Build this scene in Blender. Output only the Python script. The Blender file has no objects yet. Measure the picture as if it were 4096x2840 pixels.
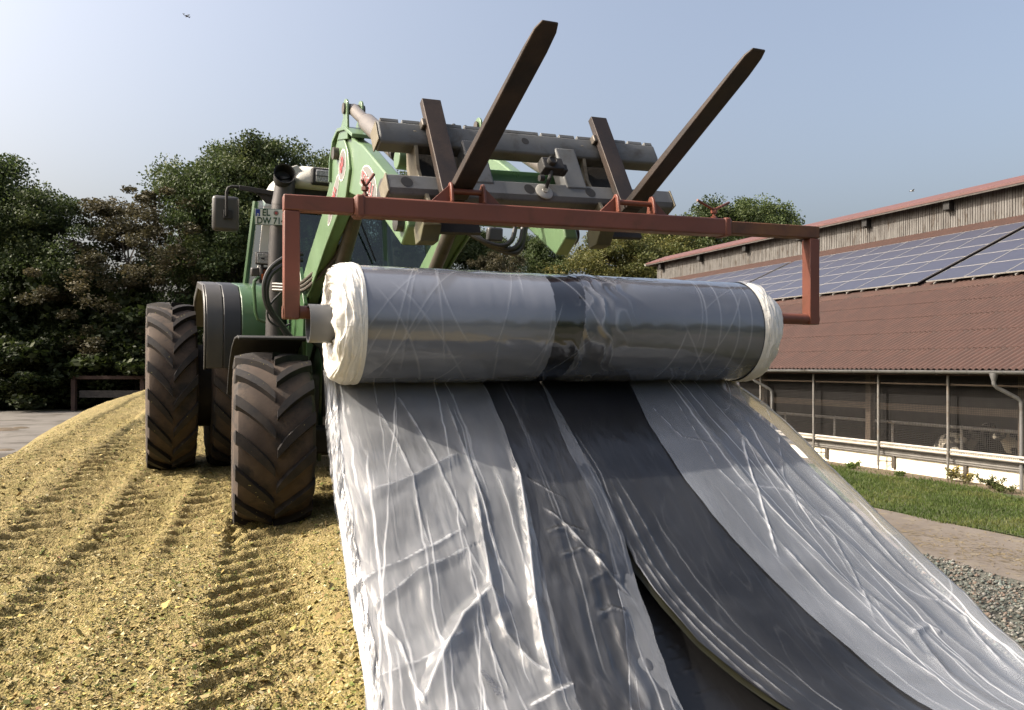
import bpy, bmesh, math, random
import numpy as np
from mathutils import Vector, Matrix

random.seed(7)
np.random.seed(7)
SC = bpy.context.scene
COL = SC.collection
R = math.radians
H = 3.05                                  # eye height above the farm yard
HOR = 366.0                               # horizon row at 1024 x 710
FPX = 800.0                               # focal length in pixels

# ---------------------------------------------------------------- camera, sky, sun, exposure
cam_d = bpy.data.cameras.new('camera')
cam_d.sensor_width = 36.0
cam_d.lens = 36.0 * FPX / 1024.0
cam_d.shift_y = (HOR - 355.0) / 1024.0
cam_d.clip_start = 0.05
cam_d.clip_end = 3000.0
cam = bpy.data.objects.new('camera', cam_d)
COL.objects.link(cam)
cam.location = (0, 0, H)
cam.rotation_euler = (R(90), 0, 0)
SC.camera = cam

SUN_EL = R(40)
SUN_H = Vector((-0.990, -0.139, 0)).normalized()          # horizontal direction towards the sun
SUN_DIR = (SUN_H * math.cos(SUN_EL) + Vector((0, 0, math.sin(SUN_EL)))).normalized()
wd = bpy.data.worlds.new('World')
SC.world = wd
wd.use_nodes = True
wn = wd.node_tree
wn.nodes.clear()
wo = wn.nodes.new('ShaderNodeOutputWorld')
wb = wn.nodes.new('ShaderNodeBackground')
ws = wn.nodes.new('ShaderNodeTexSky')
ws.sky_type = 'NISHITA'
ws.sun_disc = False
ws.sun_elevation = SUN_EL
ws.sun_rotation = math.atan2(SUN_H.x, SUN_H.y)
ws.altitude = 20
ws.air_density = 1.0
ws.dust_density = 10.0
ws.ozone_density = 0.9
wb.inputs['Strength'].default_value = 0.15
whs = wn.nodes.new('ShaderNodeHueSaturation')          # hazy late-summer air
whs.inputs['Saturation'].default_value = 0.84
wn.links.new(ws.outputs[0], whs.inputs['Color'])
wn.links.new(whs.outputs[0], wb.inputs[0])
wn.links.new(wb.outputs[0], wo.inputs[0])

sun_d = bpy.data.lights.new('sun', 'SUN')
sun_d.energy = 3.9
sun_d.angle = R(0.53)
sun_d.color = (1.0, 0.91, 0.78)
sun = bpy.data.objects.new('sun', sun_d)
COL.objects.link(sun)
sun.rotation_euler = (-SUN_DIR).to_track_quat('-Z', 'Y').to_euler()
sun.location = (-20, -5, 30)

SC.view_settings.view_transform = 'Standard'
SC.view_settings.look = 'None'
SC.view_settings.exposure = 1.0
SC.view_settings.gamma = 1.0
SC.view_settings.use_curve_mapping = False
SC.render.engine = 'CYCLES'
SC.cycles.max_bounces = 8
SC.cycles.transparent_max_bounces = 16
SC.cycles.transmission_bounces = 4
SC.cycles.caustics_reflective = False
SC.cycles.caustics_refractive = False
SC.cycles.use_denoising = True

# ---------------------------------------------------------------- geometry helpers
CAM = Vector((0, 0, H))


def ray(u, v):
    return Vector(((u - 512) / FPX, 1.0, -(v - HOR) / FPX))


def P(u, v, y):
    return CAM + ray(u, v) * y


def hit(u, v, p0, n):
    d = ray(u, v)
    return CAM + d * ((p0 - CAM).dot(n) / d.dot(n))


def V(*a):
    return Vector(a)


ZU = Vector((0, 0, 1))


class MB:
    """collects faces for one mesh object"""

    def __init__(s):
        s.v, s.f = [], []

    def add(s, vs, fs):
        b = len(s.v)
        s.v += [tuple(p) for p in vs]
        s.f += [tuple(i + b for i in q) for q in fs]
        return s

    def obox(s, c, ax, ay, az):
        """box from centre and three half axes"""
        vs = []
        for k in (-1, 1):
            for j in (-1, 1):
                for i in (-1, 1):
                    vs.append(c + ax * i + ay * j + az * k)
        fs = [(0, 2, 3, 1), (4, 5, 7, 6), (0, 1, 5, 4), (2, 6, 7, 3), (0, 4, 6, 2), (1, 3, 7, 5)]
        if ax.cross(ay).dot(az) < 0:
            fs = [q[::-1] for q in fs]
        return s.add(vs, fs)

    def box(s, lo, hi):
        lo, hi = Vector(lo), Vector(hi)
        c, h = (lo + hi) / 2, (hi - lo) / 2
        return s.obox(c, V(h.x, 0, 0), V(0, h.y, 0), V(0, 0, h.z))

    def bar(s, p0, p1, w, h, up=ZU):
        """rectangular bar from p0 to p1; w across, h along up"""
        p0, p1 = Vector(p0), Vector(p1)
        d = p1 - p0
        L = d.length
        d.normalize()
        side = d.cross(up).normalized()
        u2 = side.cross(d).normalized()
        return s.obox((p0 + p1) / 2, d * (L / 2), side * (w / 2), u2 * (h / 2))

    def tube(s, pts, r, n=8, caps=True):
        pts = [Vector(p) for p in pts]
        rs = r if isinstance(r, (list, tuple)) else [r] * len(pts)
        ref = None
        rings = []
        for i, p in enumerate(pts):
            a = pts[max(i - 1, 0)]
            b = pts[min(i + 1, len(pts) - 1)]
            d = (b - a).normalized()
            if ref is None:
                ref = V(0, 0, 1) if abs(d.z) < 0.9 else V(1, 0, 0)
            x = (ref - d * ref.dot(d)).normalized()
            ref = x
            y = d.cross(x)
            rings.append([p + (x * math.cos(2 * math.pi * k / n) + y * math.sin(2 * math.pi * k / n)) * rs[i] for k in range(n)])
        vs = [q for rg in rings for q in rg]
        fs = []
        for i in range(len(pts) - 1):
            for k in range(n):
                a, b = i * n + k, i * n + (k + 1) % n
                fs.append((a, b, b + n, a + n))
        if caps:
            fs.append(tuple(range(n))[::-1])
            fs.append(tuple((len(pts) - 1) * n + k for k in range(n)))
        return s.add(vs, fs)

    def prism(s, poly, o, ax, ay, az, t0, t1):
        """2-D polygon in plane (ax, ay) extruded along az from t0 to t1"""
        n = len(poly)
        vs = [o + ax * a + ay * b + az * t0 for a, b in poly] + [o + ax * a + ay * b + az * t1 for a, b in poly]
        fs = [tuple(range(n))[::-1], tuple(range(n, 2 * n))]
        for i in range(n):
            j = (i + 1) % n
            fs.append((i, j, n + j, n + i))
        return s.add(vs, fs)

    def lathe(s, prof, o, axis, n=24, closed=False):
        axis = axis.normalized()
        x = axis.orthogonal().normalized()
        y = axis.cross(x)
        m = len(prof)
        vs = []
        for k in range(n):
            c, sn = math.cos(2 * math.pi * k / n), math.sin(2 * math.pi * k / n)
            for t, r in prof:
                vs.append(o + axis * t + (x * c + y * sn) * r)
        fs = []
        for k in range(n):
            k2 = (k + 1) % n
            for i in range(m if closed else m - 1):
                i2 = (i + 1) % m
                fs.append((k * m + i, k * m + i2, k2 * m + i2, k2 * m + i))
        return s.add(vs, fs)

    def mesh(s, name, smooth=0.6, fix=True):
        me = bpy.data.meshes.new(name)
        me.from_pydata(s.v, [], s.f)
        if fix:
            bm = bmesh.new()
            bm.from_mesh(me)
            bmesh.ops.recalc_face_normals(bm, faces=bm.faces)
            bm.to_mesh(me)
            bm.free()
        if smooth:
            me.shade_smooth()
            me.set_sharp_from_angle(angle=smooth)
        return me

    def build(s, name, mat, parent=None, smooth=0.6, bevel=0, fix=True):
        o = put(name, s.mesh(name, smooth, fix), mat, parent)
        if bevel:
            m = o.modifiers.new('bevel', 'BEVEL')
            m.width = bevel
            m.segments = 2
            m.limit_method = 'ANGLE'
            m.angle_limit = R(40)
        return o


def put(name, me, mat, parent=None, loc=None):
    o = bpy.data.objects.new(name, me)
    COL.objects.link(o)
    if mat is not None and not me.materials:
        me.materials.append(mat)
    if loc is not None:
        o.location = loc
    if parent is not None:
        o.parent = parent
        if loc is None:
            o.matrix_parent_inverse = world_of(parent).inverted()
    return o


def world_of(o):
    m = Matrix.LocRotScale(o.location, o.rotation_euler, o.scale)
    if o.parent is not None:
        m = world_of(o.parent) @ o.matrix_parent_inverse @ m
    return m


def tag(o, label=None, cat=None, group=None, kind=None):
    if label:
        o['label'] = label
    if cat:
        o['category'] = cat
    if group:
        o['group'] = group
    if kind:
        o['kind'] = kind
    return o


def thing(name, loc, label, cat, group=None):
    o = bpy.data.objects.new(name, None)
    o.empty_display_size = 0.2
    COL.objects.link(o)
    o.location = loc
    return tag(o, label, cat, group)


def part(name, parent, loc):
    """an Empty that is a part with sub-parts of its own"""
    o = bpy.data.objects.new(name, None)
    o.empty_display_size = 0.1
    COL.objects.link(o)
    o.location = loc
    o.parent = parent
    o.matrix_parent_inverse = world_of(parent).inverted()
    return o


def np_mesh(name, verts, faces, smooth=True, attrs=None, colors=None, vecs=None):
    """verts (n,3), faces (m,3|4) arrays"""
    me = bpy.data.meshes.new(name)
    n, m, k = len(verts), len(faces), faces.shape[1]
    me.vertices.add(n)
    me.vertices.foreach_set('co', np.ascontiguousarray(verts, dtype=np.float32).ravel())
    me.loops.add(m * k)
    me.loops.foreach_set('vertex_index', np.ascontiguousarray(faces, dtype=np.int32).ravel())
    me.polygons.add(m)
    me.polygons.foreach_set('loop_start', np.arange(0, m * k, k, dtype=np.int32))
    me.polygons.foreach_set('loop_total', np.full(m, k, dtype=np.int32))
    me.update(calc_edges=True)
    if smooth:
        me.shade_smooth()
    for nm, a in (attrs or {}).items():
        at = me.attributes.new(nm, 'FLOAT', 'POINT')
        at.data.foreach_set('value', np.ascontiguousarray(a, dtype=np.float32).ravel())
    for nm, a in (vecs or {}).items():
        at = me.attributes.new(nm, 'FLOAT_VECTOR', 'POINT')
        at.data.foreach_set('vector', np.ascontiguousarray(a, dtype=np.float32).ravel())
    for nm, a in (colors or {}).items():
        at = me.attributes.new(nm, 'FLOAT_COLOR', 'POINT')
        at.data.foreach_set('color', np.ascontiguousarray(a, dtype=np.float32).ravel())
    return me


def grid_faces(nr, nc, wrap=False):
    r = np.arange(nr - 1)[:, None]
    c = np.arange(nc if wrap else nc - 1)[None, :]
    c2 = (c + 1) % nc
    a = r * nc + c
    b = r * nc + c2
    return np.stack([a, b, b + nc, a + nc], axis=-1).reshape(-1, 4)


def vnoise(x, y, seed=0):
    x, y = np.asarray(x, float), np.asarray(y, float)
    xi, yi = np.floor(x).astype(np.int64), np.floor(y).astype(np.int64)
    fx, fy = x - xi, y - yi
    fx, fy = fx * fx * (3 - 2 * fx), fy * fy * (3 - 2 * fy)

    def h(i, j):
        n = (i * 374761393 + j * 668265263 + seed * 974634777) & 0x7fffffff
        n = ((n ^ (n >> 13)) * 1274126177) & 0x7fffffff
        return ((n ^ (n >> 16)) & 0xffff) / 32767.5 - 1.0
    return (h(xi, yi) * (1 - fx) + h(xi + 1, yi) * fx) * (1 - fy) + (h(xi, yi + 1) * (1 - fx) + h(xi + 1, yi + 1) * fx) * fy


def fbm(x, y, seed=0, oct=4):
    s, a, f = 0, 1.0, 1.0
    for o in range(oct):
        s = s + a * vnoise(np.asarray(x) * f + o * 17.3, np.asarray(y) * f + o * 9.1, seed + o)
        a *= 0.5
        f *= 2.03
    return s


def text_mesh(txt, size, depth=0.001, sx=1.0, bold=0.0):
    cu = bpy.data.curves.new('lettering', 'FONT')
    cu.body = txt
    cu.size = size
    cu.extrude = depth
    cu.offset = bold
    cu.align_x = 'CENTER'
    cu.align_y = 'CENTER'
    cu.resolution_u = 4
    o = bpy.data.objects.new('lettering', cu)
    COL.objects.link(o)
    bpy.context.view_layer.update()
    me = bpy.data.meshes.new_from_object(o.evaluated_get(bpy.context.evaluated_depsgraph_get()))
    bpy.data.objects.remove(o)
    bpy.data.curves.remove(cu)
    if sx != 1.0:
        for v in me.vertices:
            v.co.x *= sx
    return me


def text_on(name, txt, size, c, ax, ay, mat, parent, sx=1.0, bold=0.0, lift=0.003):
    """flat lettering centred at c, reading along ax with its top towards ay"""
    me = text_mesh(txt, size, 0.0008, sx, bold)
    az = ax.cross(ay).normalized()
    m = Matrix((ax, ay, az)).transposed()
    for v in me.vertices:
        v.co = c + m @ v.co + az * lift
    return put(name, me, mat, parent)


def spline(pts, n):
    pts = [Vector(p) for p in pts]
    e = [pts[0] * 2 - pts[1]] + pts + [pts[-1] * 2 - pts[-2]]
    out = []
    for i in range(1, len(e) - 2):
        a, b, c, d = e[i - 1:i + 3]
        for k in range(n):
            t = k / n
            out.append(0.5 * ((2 * b) + (c - a) * t + (2 * a - 5 * b + 4 * c - d) * t * t + (3 * b - a - 3 * c + d) * t ** 3))
    return out + [pts[-1]]


# ---------------------------------------------------------------- material helpers
def new_mat(name):
    m = bpy.data.materials.new(name)
    m.use_nodes = True
    nt = m.node_tree
    b = nt.nodes['Principled BSDF']
    return m, nt, b


def nd(nt, t, **kw):
    n = nt.nodes.new(t)
    for k, v in kw.items():
        if k in n.inputs:
            n.inputs[k].default_value = v
        else:
            setattr(n, k, v)
    return n


def ramp(nt, src, stops, interp='LINEAR'):
    r = nt.nodes.new('ShaderNodeValToRGB')
    r.color_ramp.interpolation = interp
    e = r.color_ramp.elements
    while len(e) < len(stops):
        e.new(0.5)
    for i, (p, c) in enumerate(stops):
        e[i].position = p
        e[i].color = (*c, 1) if len(c) == 3 else c
    nt.links.new(src, r.inputs[0])
    return r.outputs[0]


def objcoord(nt, scale=(1, 1, 1)):
    tc = nt.nodes.new('ShaderNodeTexCoord')
    mp = nt.nodes.new('ShaderNodeMapping')
    mp.inputs['Scale'].default_value = scale
    nt.links.new(tc.outputs['Object'], mp.inputs[0])
    return mp.outputs[0]


def noise(nt, vec, scale, detail=4, rough=0.55, dist=0.0):
    n = nt.nodes.new('ShaderNodeTexNoise')
    n.inputs['Scale'].default_value = scale
    n.inputs['Detail'].default_value = detail
    n.inputs['Roughness'].default_value = rough
    n.inputs['Distortion'].default_value = dist
    nt.links.new(vec, n.inputs['Vector'])
    return n.outputs['Fac']


def bump(nt, b, h, strength=0.3, dist=0.01):
    n = nt.nodes.new('ShaderNodeBump')
    n.inputs['Strength'].default_value = strength
    n.inputs['Distance'].default_value = dist
    nt.links.new(h, n.inputs['Height'])
    nt.links.new(n.outputs[0], b.inputs['Normal'])
    return n


def mix(nt, a, b, fac, blend='MIX'):
    n = nt.nodes.new('ShaderNodeMix')
    n.data_type = 'RGBA'
    n.blend_type = blend
    for sock, val in ((n.inputs[0], fac), (n.inputs[6], a), (n.inputs[7], b)):
        if hasattr(val, 'is_linked'):
            nt.links.new(val, sock)
        elif isinstance(val, (int, float)):
            sock.default_value = val
        else:
            sock.default_value = (*val, 1)
    return n.outputs[2]


def M(name, c1, c2=None, scale=3.0, rough=0.6, metal=0.0, bmp=0.0, bscale=None, stops=(0.35, 0.65), detail=5,
      dirt=None, dscale=1.3, dlo=0.52, dhi=0.68, spec=None, coat=0.0, stretch=(1, 1, 1), rvar=0.0, al=0.60):
    """painted / natural solid with two-tone noise, optional dirt patches and fine relief"""
    m, nt, b = new_mat(name)
    vec = objcoord(nt, stretch)
    c2 = c2 or tuple(x * 0.8 for x in c1)
    c1, c2 = tuple(x * al for x in c1), tuple(x * al for x in c2)
    dirt = tuple(x * al for x in dirt) if dirt else None
    col = ramp(nt, noise(nt, vec, scale, detail), [(stops[0], c1), (stops[1], c2)])
    if dirt:
        f = ramp(nt, noise(nt, vec, dscale, 7, 0.65, 0.3), [(dlo, (0, 0, 0)), (dhi, (1, 1, 1))])
        col = mix(nt, col, dirt, f)
    nt.links.new(col, b.inputs['Base Color'])
    b.inputs['Metallic'].default_value = metal
    b.inputs['Roughness'].default_value = rough
    if rvar:
        rr = ramp(nt, noise(nt, vec, scale * 2.3, 5), [(0.3, (rough - rvar,) * 3), (0.7, (rough + rvar,) * 3)])
        nt.links.new(rr, b.inputs['Roughness'])
    if spec is not None:
        b.inputs['Specular IOR Level'].default_value = spec
    if coat:
        b.inputs['Coat Weight'].default_value = coat
        b.inputs['Coat Roughness'].default_value = 0.1
    if bmp:
        bump(nt, b, noise(nt, vec, bscale or scale * 8, 6, 0.6), bmp, 0.01)
    return m

# ---------------------------------------------------------------- materials
MT = {}
MT['soil'] = M('meadow_soil', (0.06, 0.075, 0.025), (0.09, 0.08, 0.04), 0.6, 0.95, bmp=0.4)
MT['yard'] = M('yard_concrete', (0.24, 0.215, 0.19), (0.33, 0.30, 0.26), 0.55, 0.9, bmp=0.2, dirt=(0.11, 0.09, 0.065), dscale=0.35, dlo=0.5, dhi=0.62, al=0.356)
MT['path'] = M('farm_path', (0.20, 0.165, 0.135), (0.27, 0.23, 0.19), 1.1, 0.92, bmp=0.35, bscale=30, dirt=(0.34, 0.28, 0.17), dscale=2.2, dlo=0.56, dhi=0.7, al=0.449)
MT['gravelbed'] = M('gravel_bed', (0.13, 0.14, 0.11), (0.22, 0.21, 0.17), 18, 0.95, bmp=0.8, bscale=40, al=0.420)
MT['stone'] = M('gravel_stone', (0.20, 0.21, 0.18), (0.38, 0.34, 0.29), 7, 0.9)
MT['dirtstrip'] = M('bare_soil', (0.20, 0.14, 0.09), (0.13, 0.10, 0.055), 5, 0.95, bmp=0.4, al=0.480)

MT['fendt'] = M('green_paint', (0.070, 0.150, 0.060), (0.058, 0.125, 0.05), 2.0, 0.34, dirt=(0.12, 0.13, 0.07), dscale=2.5, dlo=0.6, dhi=0.8, coat=0.25, rvar=0.07, al=0.704)
MT['stoll'] = M('loader_green_paint', (0.175, 0.285, 0.145), (0.155, 0.25, 0.125), 2.0, 0.36, dirt=(0.20, 0.25, 0.14), dscale=2.6, dlo=0.6, dhi=0.85, coat=0.2, rvar=0.07, al=0.634)
MT['rubber'] = M('dusty_tyre_rubber', (0.085, 0.056, 0.040), (0.14, 0.095, 0.066), 5, 0.85, bmp=0.25, bscale=60, dirt=(0.022, 0.019, 0.018), dscale=4, dlo=0.5, dhi=0.66, al=0.43)
MT['rim'] = M('red_rim_paint', (0.32, 0.03, 0.035), (0.22, 0.025, 0.025), 4, 0.45, dirt=(0.12, 0.08, 0.05), dscale=4)
MT['grey_plastic'] = M('grey_plastic', (0.085, 0.08, 0.075), (0.115, 0.108, 0.10), 3, 0.42, dirt=(0.16, 0.14, 0.11), dscale=3, dlo=0.58, dhi=0.8, al=0.460)
MT['navy_plastic'] = M('dark_plastic', (0.022, 0.024, 0.03), (0.033, 0.034, 0.04), 3, 0.5, al=0.500)
MT['black'] = M('black_paint', (0.012, 0.011, 0.011), (0.02, 0.018, 0.016), 5, 0.7, bmp=0.08)
MT['hose'] = M('black_hose', (0.016, 0.015, 0.014), (0.03, 0.028, 0.024), 12, 0.45)
MT['under'] = M('oily_steel', (0.02, 0.018, 0.016), (0.045, 0.036, 0.028), 6, 0.7, bmp=0.3)
MT['exhaust'] = M('heat_grey_steel', (0.07, 0.066, 0.066), (0.11, 0.10, 0.095), 5, 0.5, metal=0.4, dirt=(0.04, 0.034, 0.032), dscale=3)
MT['white_roof'] = M('cream_white_plastic', (0.70, 0.68, 0.60), (0.62, 0.60, 0.52), 2, 0.42, dirt=(0.46, 0.42, 0.34), dscale=2.5, dlo=0.55, dhi=0.85, al=0.673)
MT['lamp'] = M('led_lens', (0.62, 0.62, 0.62), (0.30, 0.30, 0.31), 60, 0.12, stops=(0.4, 0.6), spec=0.8)
MT['amber'] = M('amber_lens', (0.60, 0.12, 0.01), (0.4, 0.08, 0.01), 20, 0.2)
MT['cyl'] = M('taupe_cylinder_paint', (0.27, 0.235, 0.205), (0.34, 0.30, 0.265), 3, 0.42, dirt=(0.15, 0.12, 0.09), dscale=4, dlo=0.55, dhi=0.75, al=0.400)
MT['cyl_dark'] = M('brown_cylinder_paint', (0.10, 0.082, 0.062), (0.14, 0.118, 0.092), 4, 0.5, dirt=(0.06, 0.048, 0.036), dscale=4, al=0.500)
MT['chrome'] = M('chrome_rod', (0.75, 0.74, 0.76), (0.65, 0.64, 0.66), 4, 0.12, metal=1.0)
MT['pin'] = M('pin_steel', (0.10, 0.09, 0.08), (0.17, 0.14, 0.11), 14, 0.5, metal=0.440)
MT['galv'] = M('galvanised_steel', (0.24, 0.25, 0.255), (0.36, 0.365, 0.36), 3.5, 0.6, metal=0.25, bmp=0.08, bscale=25, dirt=(0.12, 0.095, 0.065), dscale=4, dlo=0.52, dhi=0.72, rvar=0.1, al=0.340)
MT['galv_end'] = M('weathered_plate', (0.42, 0.37, 0.26), (0.30, 0.25, 0.16), 8, 0.7, dirt=(0.13, 0.08, 0.04), dscale=9, al=0.360)
MT['tine'] = M('rusty_fork_steel', (0.062, 0.040, 0.030), (0.115, 0.072, 0.048), 5, 0.55, metal=0.35, bmp=0.12, bscale=60, dirt=(0.03, 0.024, 0.022), dscale=3.5, dlo=0.45, dhi=0.7, stretch=(1, 1, 1), al=0.360)
MT['redlead'] = M('red_oxide_paint', (0.275, 0.080, 0.046), (0.225, 0.066, 0.038), 2.5, 0.5, bmp=0.06, bscale=40, dirt=(0.14, 0.05, 0.022), dscale=3.0, dlo=0.52, dhi=0.72, rvar=0.08, al=0.520)
MT['redrust'] = M('rusted_red_tube', (0.175, 0.062, 0.030), (0.22, 0.095, 0.03), 6, 0.65, bmp=0.12, bscale=50, dirt=(0.11, 0.045, 0.022), dscale=5, dlo=0.45, dhi=0.65, al=0.550)
MT['foot'] = M('muddy_green_steel', (0.14, 0.13, 0.06), (0.09, 0.085, 0.045), 8, 0.7, dirt=(0.06, 0.05, 0.035), dscale=6)
MT['core'] = M('grey_pipe', (0.20, 0.205, 0.215), (0.23, 0.235, 0.245), 2, 0.42, al=0.360)
MT['steelpost'] = M('galvanised_pipe', (0.30, 0.285, 0.265), (0.40, 0.38, 0.35), 6, 0.5, metal=0.35, dirt=(0.24, 0.18, 0.12), dscale=4, al=0.510)
MT['gutter'] = M('zinc_gutter', (0.30, 0.30, 0.30), (0.38, 0.375, 0.37), 4, 0.45, metal=0.5, dirt=(0.2, 0.185, 0.165), dscale=2, al=0.540)
MT['whitewall'] = M('limewashed_concrete', (0.80, 0.74, 0.60), (0.72, 0.66, 0.52), 1.6, 0.9, al=1.0, bmp=0.15, bscale=15, dirt=(0.52, 0.44, 0.30), dscale=1.6, dlo=0.57, dhi=0.75)
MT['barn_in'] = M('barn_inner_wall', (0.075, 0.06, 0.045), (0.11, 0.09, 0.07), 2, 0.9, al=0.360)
MT['timber'] = M('barn_timber', (0.20, 0.145, 0.10), (0.14, 0.10, 0.07), 4, 0.85, stretch=(1, 1, 6), bmp=0.15, al=0.480)
MT['straw'] = M('straw_bedding', (0.34, 0.26, 0.14), (0.25, 0.19, 0.10), 9, 0.95, bmp=0.5, al=0.480)
MT['roof'] = M('red_brown_fibre_cement', (0.155, 0.073, 0.054), (0.112, 0.056, 0.043), 1.4, 0.88, bmp=0.12, bscale=25, dirt=(0.085, 0.056, 0.046), dscale=0.9, dlo=0.5, dhi=0.74, al=0.382)
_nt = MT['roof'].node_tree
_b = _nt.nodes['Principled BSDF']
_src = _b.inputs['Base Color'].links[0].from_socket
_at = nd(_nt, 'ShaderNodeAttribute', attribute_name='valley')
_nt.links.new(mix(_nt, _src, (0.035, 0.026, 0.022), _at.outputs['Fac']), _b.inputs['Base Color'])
MT['ridgecap'] = M('red_ridge_sheet', (0.22, 0.092, 0.085), (0.175, 0.078, 0.07), 1.2, 0.7, dirt=(0.20, 0.085, 0.065), dscale=1, al=0.480)
MT['plank'] = M('silvered_boards', (0.34, 0.325, 0.305), (0.20, 0.185, 0.17), 3.5, 0.9, stretch=(1, 1, 0.25), bmp=0.2, dirt=(0.12, 0.09, 0.065), dscale=4.5, dlo=0.55, dhi=0.66, al=0.426)
MT['alu'] = M('aluminium_frame', (0.62, 0.60, 0.56), (0.54, 0.52, 0.48), 4, 0.45, metal=0.420)
MT['bark'] = M('tree_bark', (0.075, 0.06, 0.045), (0.12, 0.10, 0.08), 3, 0.95, bmp=0.5, stretch=(1, 1, 0.3))
MT['birchbark'] = M('pale_bark', (0.30, 0.27, 0.23), (0.16, 0.13, 0.11), 3, 0.9, bmp=0.3)
MT['oldwood'] = M('brown_timber', (0.13, 0.075, 0.055), (0.09, 0.055, 0.042), 3, 0.85, bmp=0.2)
MT['greyplank'] = M('grey_plank', (0.13, 0.115, 0.10), (0.085, 0.075, 0.068), 3, 0.9, bmp=0.2)
MT['rope'] = M('white_print', (0.75, 0.75, 0.73), (0.7, 0.7, 0.68), 3, 0.5, al=0.836)
MT['plate'] = M('plate_white', (0.72, 0.71, 0.66), (0.68, 0.67, 0.62), 5, 0.4, al=0.836)
MT['plate_green'] = M('plate_green_print', (0.01, 0.075, 0.03), (0.01, 0.06, 0.025), 5, 0.4)
MT['plate_blue'] = M('plate_blue_print', (0.01, 0.04, 0.38), (0.01, 0.035, 0.3), 5, 0.4)
MT['decal_grey'] = M('decal_grey', (0.30, 0.28, 0.255), (0.26, 0.245, 0.225), 4, 0.4)
MT['decal_red'] = M('decal_red', (0.62, 0.10, 0.10), (0.55, 0.09, 0.09), 6, 0.4)
MT['decal_dark'] = M('decal_outline', (0.13, 0.14, 0.17), (0.16, 0.17, 0.2), 6, 0.4)
MT['cup'] = M('milky_suction_cup', (0.45, 0.44, 0.40), (0.36, 0.35, 0.32), 9, 0.35)
MT['cowwhite'] = None
MT['yellowpetal'] = M('yellow_petals', (0.7, 0.5, 0.03), (0.6, 0.42, 0.03), 9, 0.7)
MT['drone'] = M('drone_shell', (0.05, 0.045, 0.045), (0.07, 0.06, 0.06), 9, 0.5)
MT['gull'] = M('white_feathers', (0.85, 0.85, 0.83), (0.78, 0.78, 0.76), 9, 0.7)


def mat_tread():
    """black lugs with bits of chopped maize sticking to them"""
    m, nt, b = new_mat('tyre_lug_rubber')
    vec = objcoord(nt)
    base = ramp(nt, noise(nt, vec, 9, 6), [(0.35, (0.010, 0.009, 0.010)), (0.58, (0.020, 0.016, 0.014)), (0.75, (0.030, 0.023, 0.018))])
    vo = nd(nt, 'ShaderNodeTexVoronoi', Scale=70.0)
    nt.links.new(vec, vo.inputs['Vector'])
    near = ramp(nt, vo.outputs['Distance'], [(0.22, (1, 1, 1)), (0.3, (0, 0, 0))])
    sel = ramp(nt, vo.outputs['Color'], [(0.88, (0, 0, 0)), (0.90, (1, 1, 1))])
    f = mix(nt, near, sel, 1.0, 'MULTIPLY')
    col = mix(nt, base, (0.36, 0.33, 0.12), f)
    nt.links.new(col, b.inputs['Base Color'])
    b.inputs['Roughness'].default_value = 0.7
    b.inputs['Specular IOR Level'].default_value = 0.3
    bump(nt, b, noise(nt, vec, 45, 5), 0.25, 0.006)
    return m


MT['tread'] = mat_tread()


def mat_silage(chips=False):
    m, nt, b = new_mat('silage_chips' if chips else 'chopped_maize')
    vec = objcoord(nt)
    if chips:
        at = nd(nt, 'ShaderNodeAttribute', attribute_name='tint')
        col = at.outputs['Color']
    else:
        vo = nd(nt, 'ShaderNodeTexVoronoi', Scale=75.0)
        wv = mix(nt, vec, (0, 0, 0), 0.0)
        nt.links.new(vec, vo.inputs['Vector'])
        sep = nt.nodes.new('ShaderNodeSeparateColor')
        nt.links.new(vo.outputs['Color'], sep.inputs[0])
        chip = ramp(nt, sep.outputs[0], [(0.0, (0.100, 0.073, 0.026)), (0.3, (0.185, 0.146, 0.055)), (0.5, (0.143, 0.121, 0.038)),
                                         (0.7, (0.235, 0.187, 0.078)), (0.88, (0.200, 0.138, 0.055)), (1.0, (0.320, 0.269, 0.126))])
        big = ramp(nt, noise(nt, vec, 1.5, 5), [(0.35, (0.249, 0.191, 0.085)), (0.65, (0.200, 0.160, 0.057))])
        col = mix(nt, chip, big, 0.42)
        gr = ramp(nt, noise(nt, vec, 5, 5), [(0.52, (0, 0, 0)), (0.74, (0.357, 0.364, 0.286))])
        col = mix(nt, col, (0.120, 0.126, 0.029), gr)
        h = nt.nodes.new('ShaderNodeMath')
        h.operation = 'SUBTRACT'
        nt.links.new(sep.outputs[1], h.inputs[0])
        nt.links.new(vo.outputs['Distance'], h.inputs[1])
        bump(nt, b, h.outputs[0], 0.9, 0.009)
    nt.links.new(col, b.inputs['Base Color'])
    b.inputs['Roughness'].default_value = 0.85
    b.inputs['Specular IOR Level'].default_value = 0.25
    return m


MT['silage'] = mat_silage()
MT['chips'] = mat_silage(True)


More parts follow.
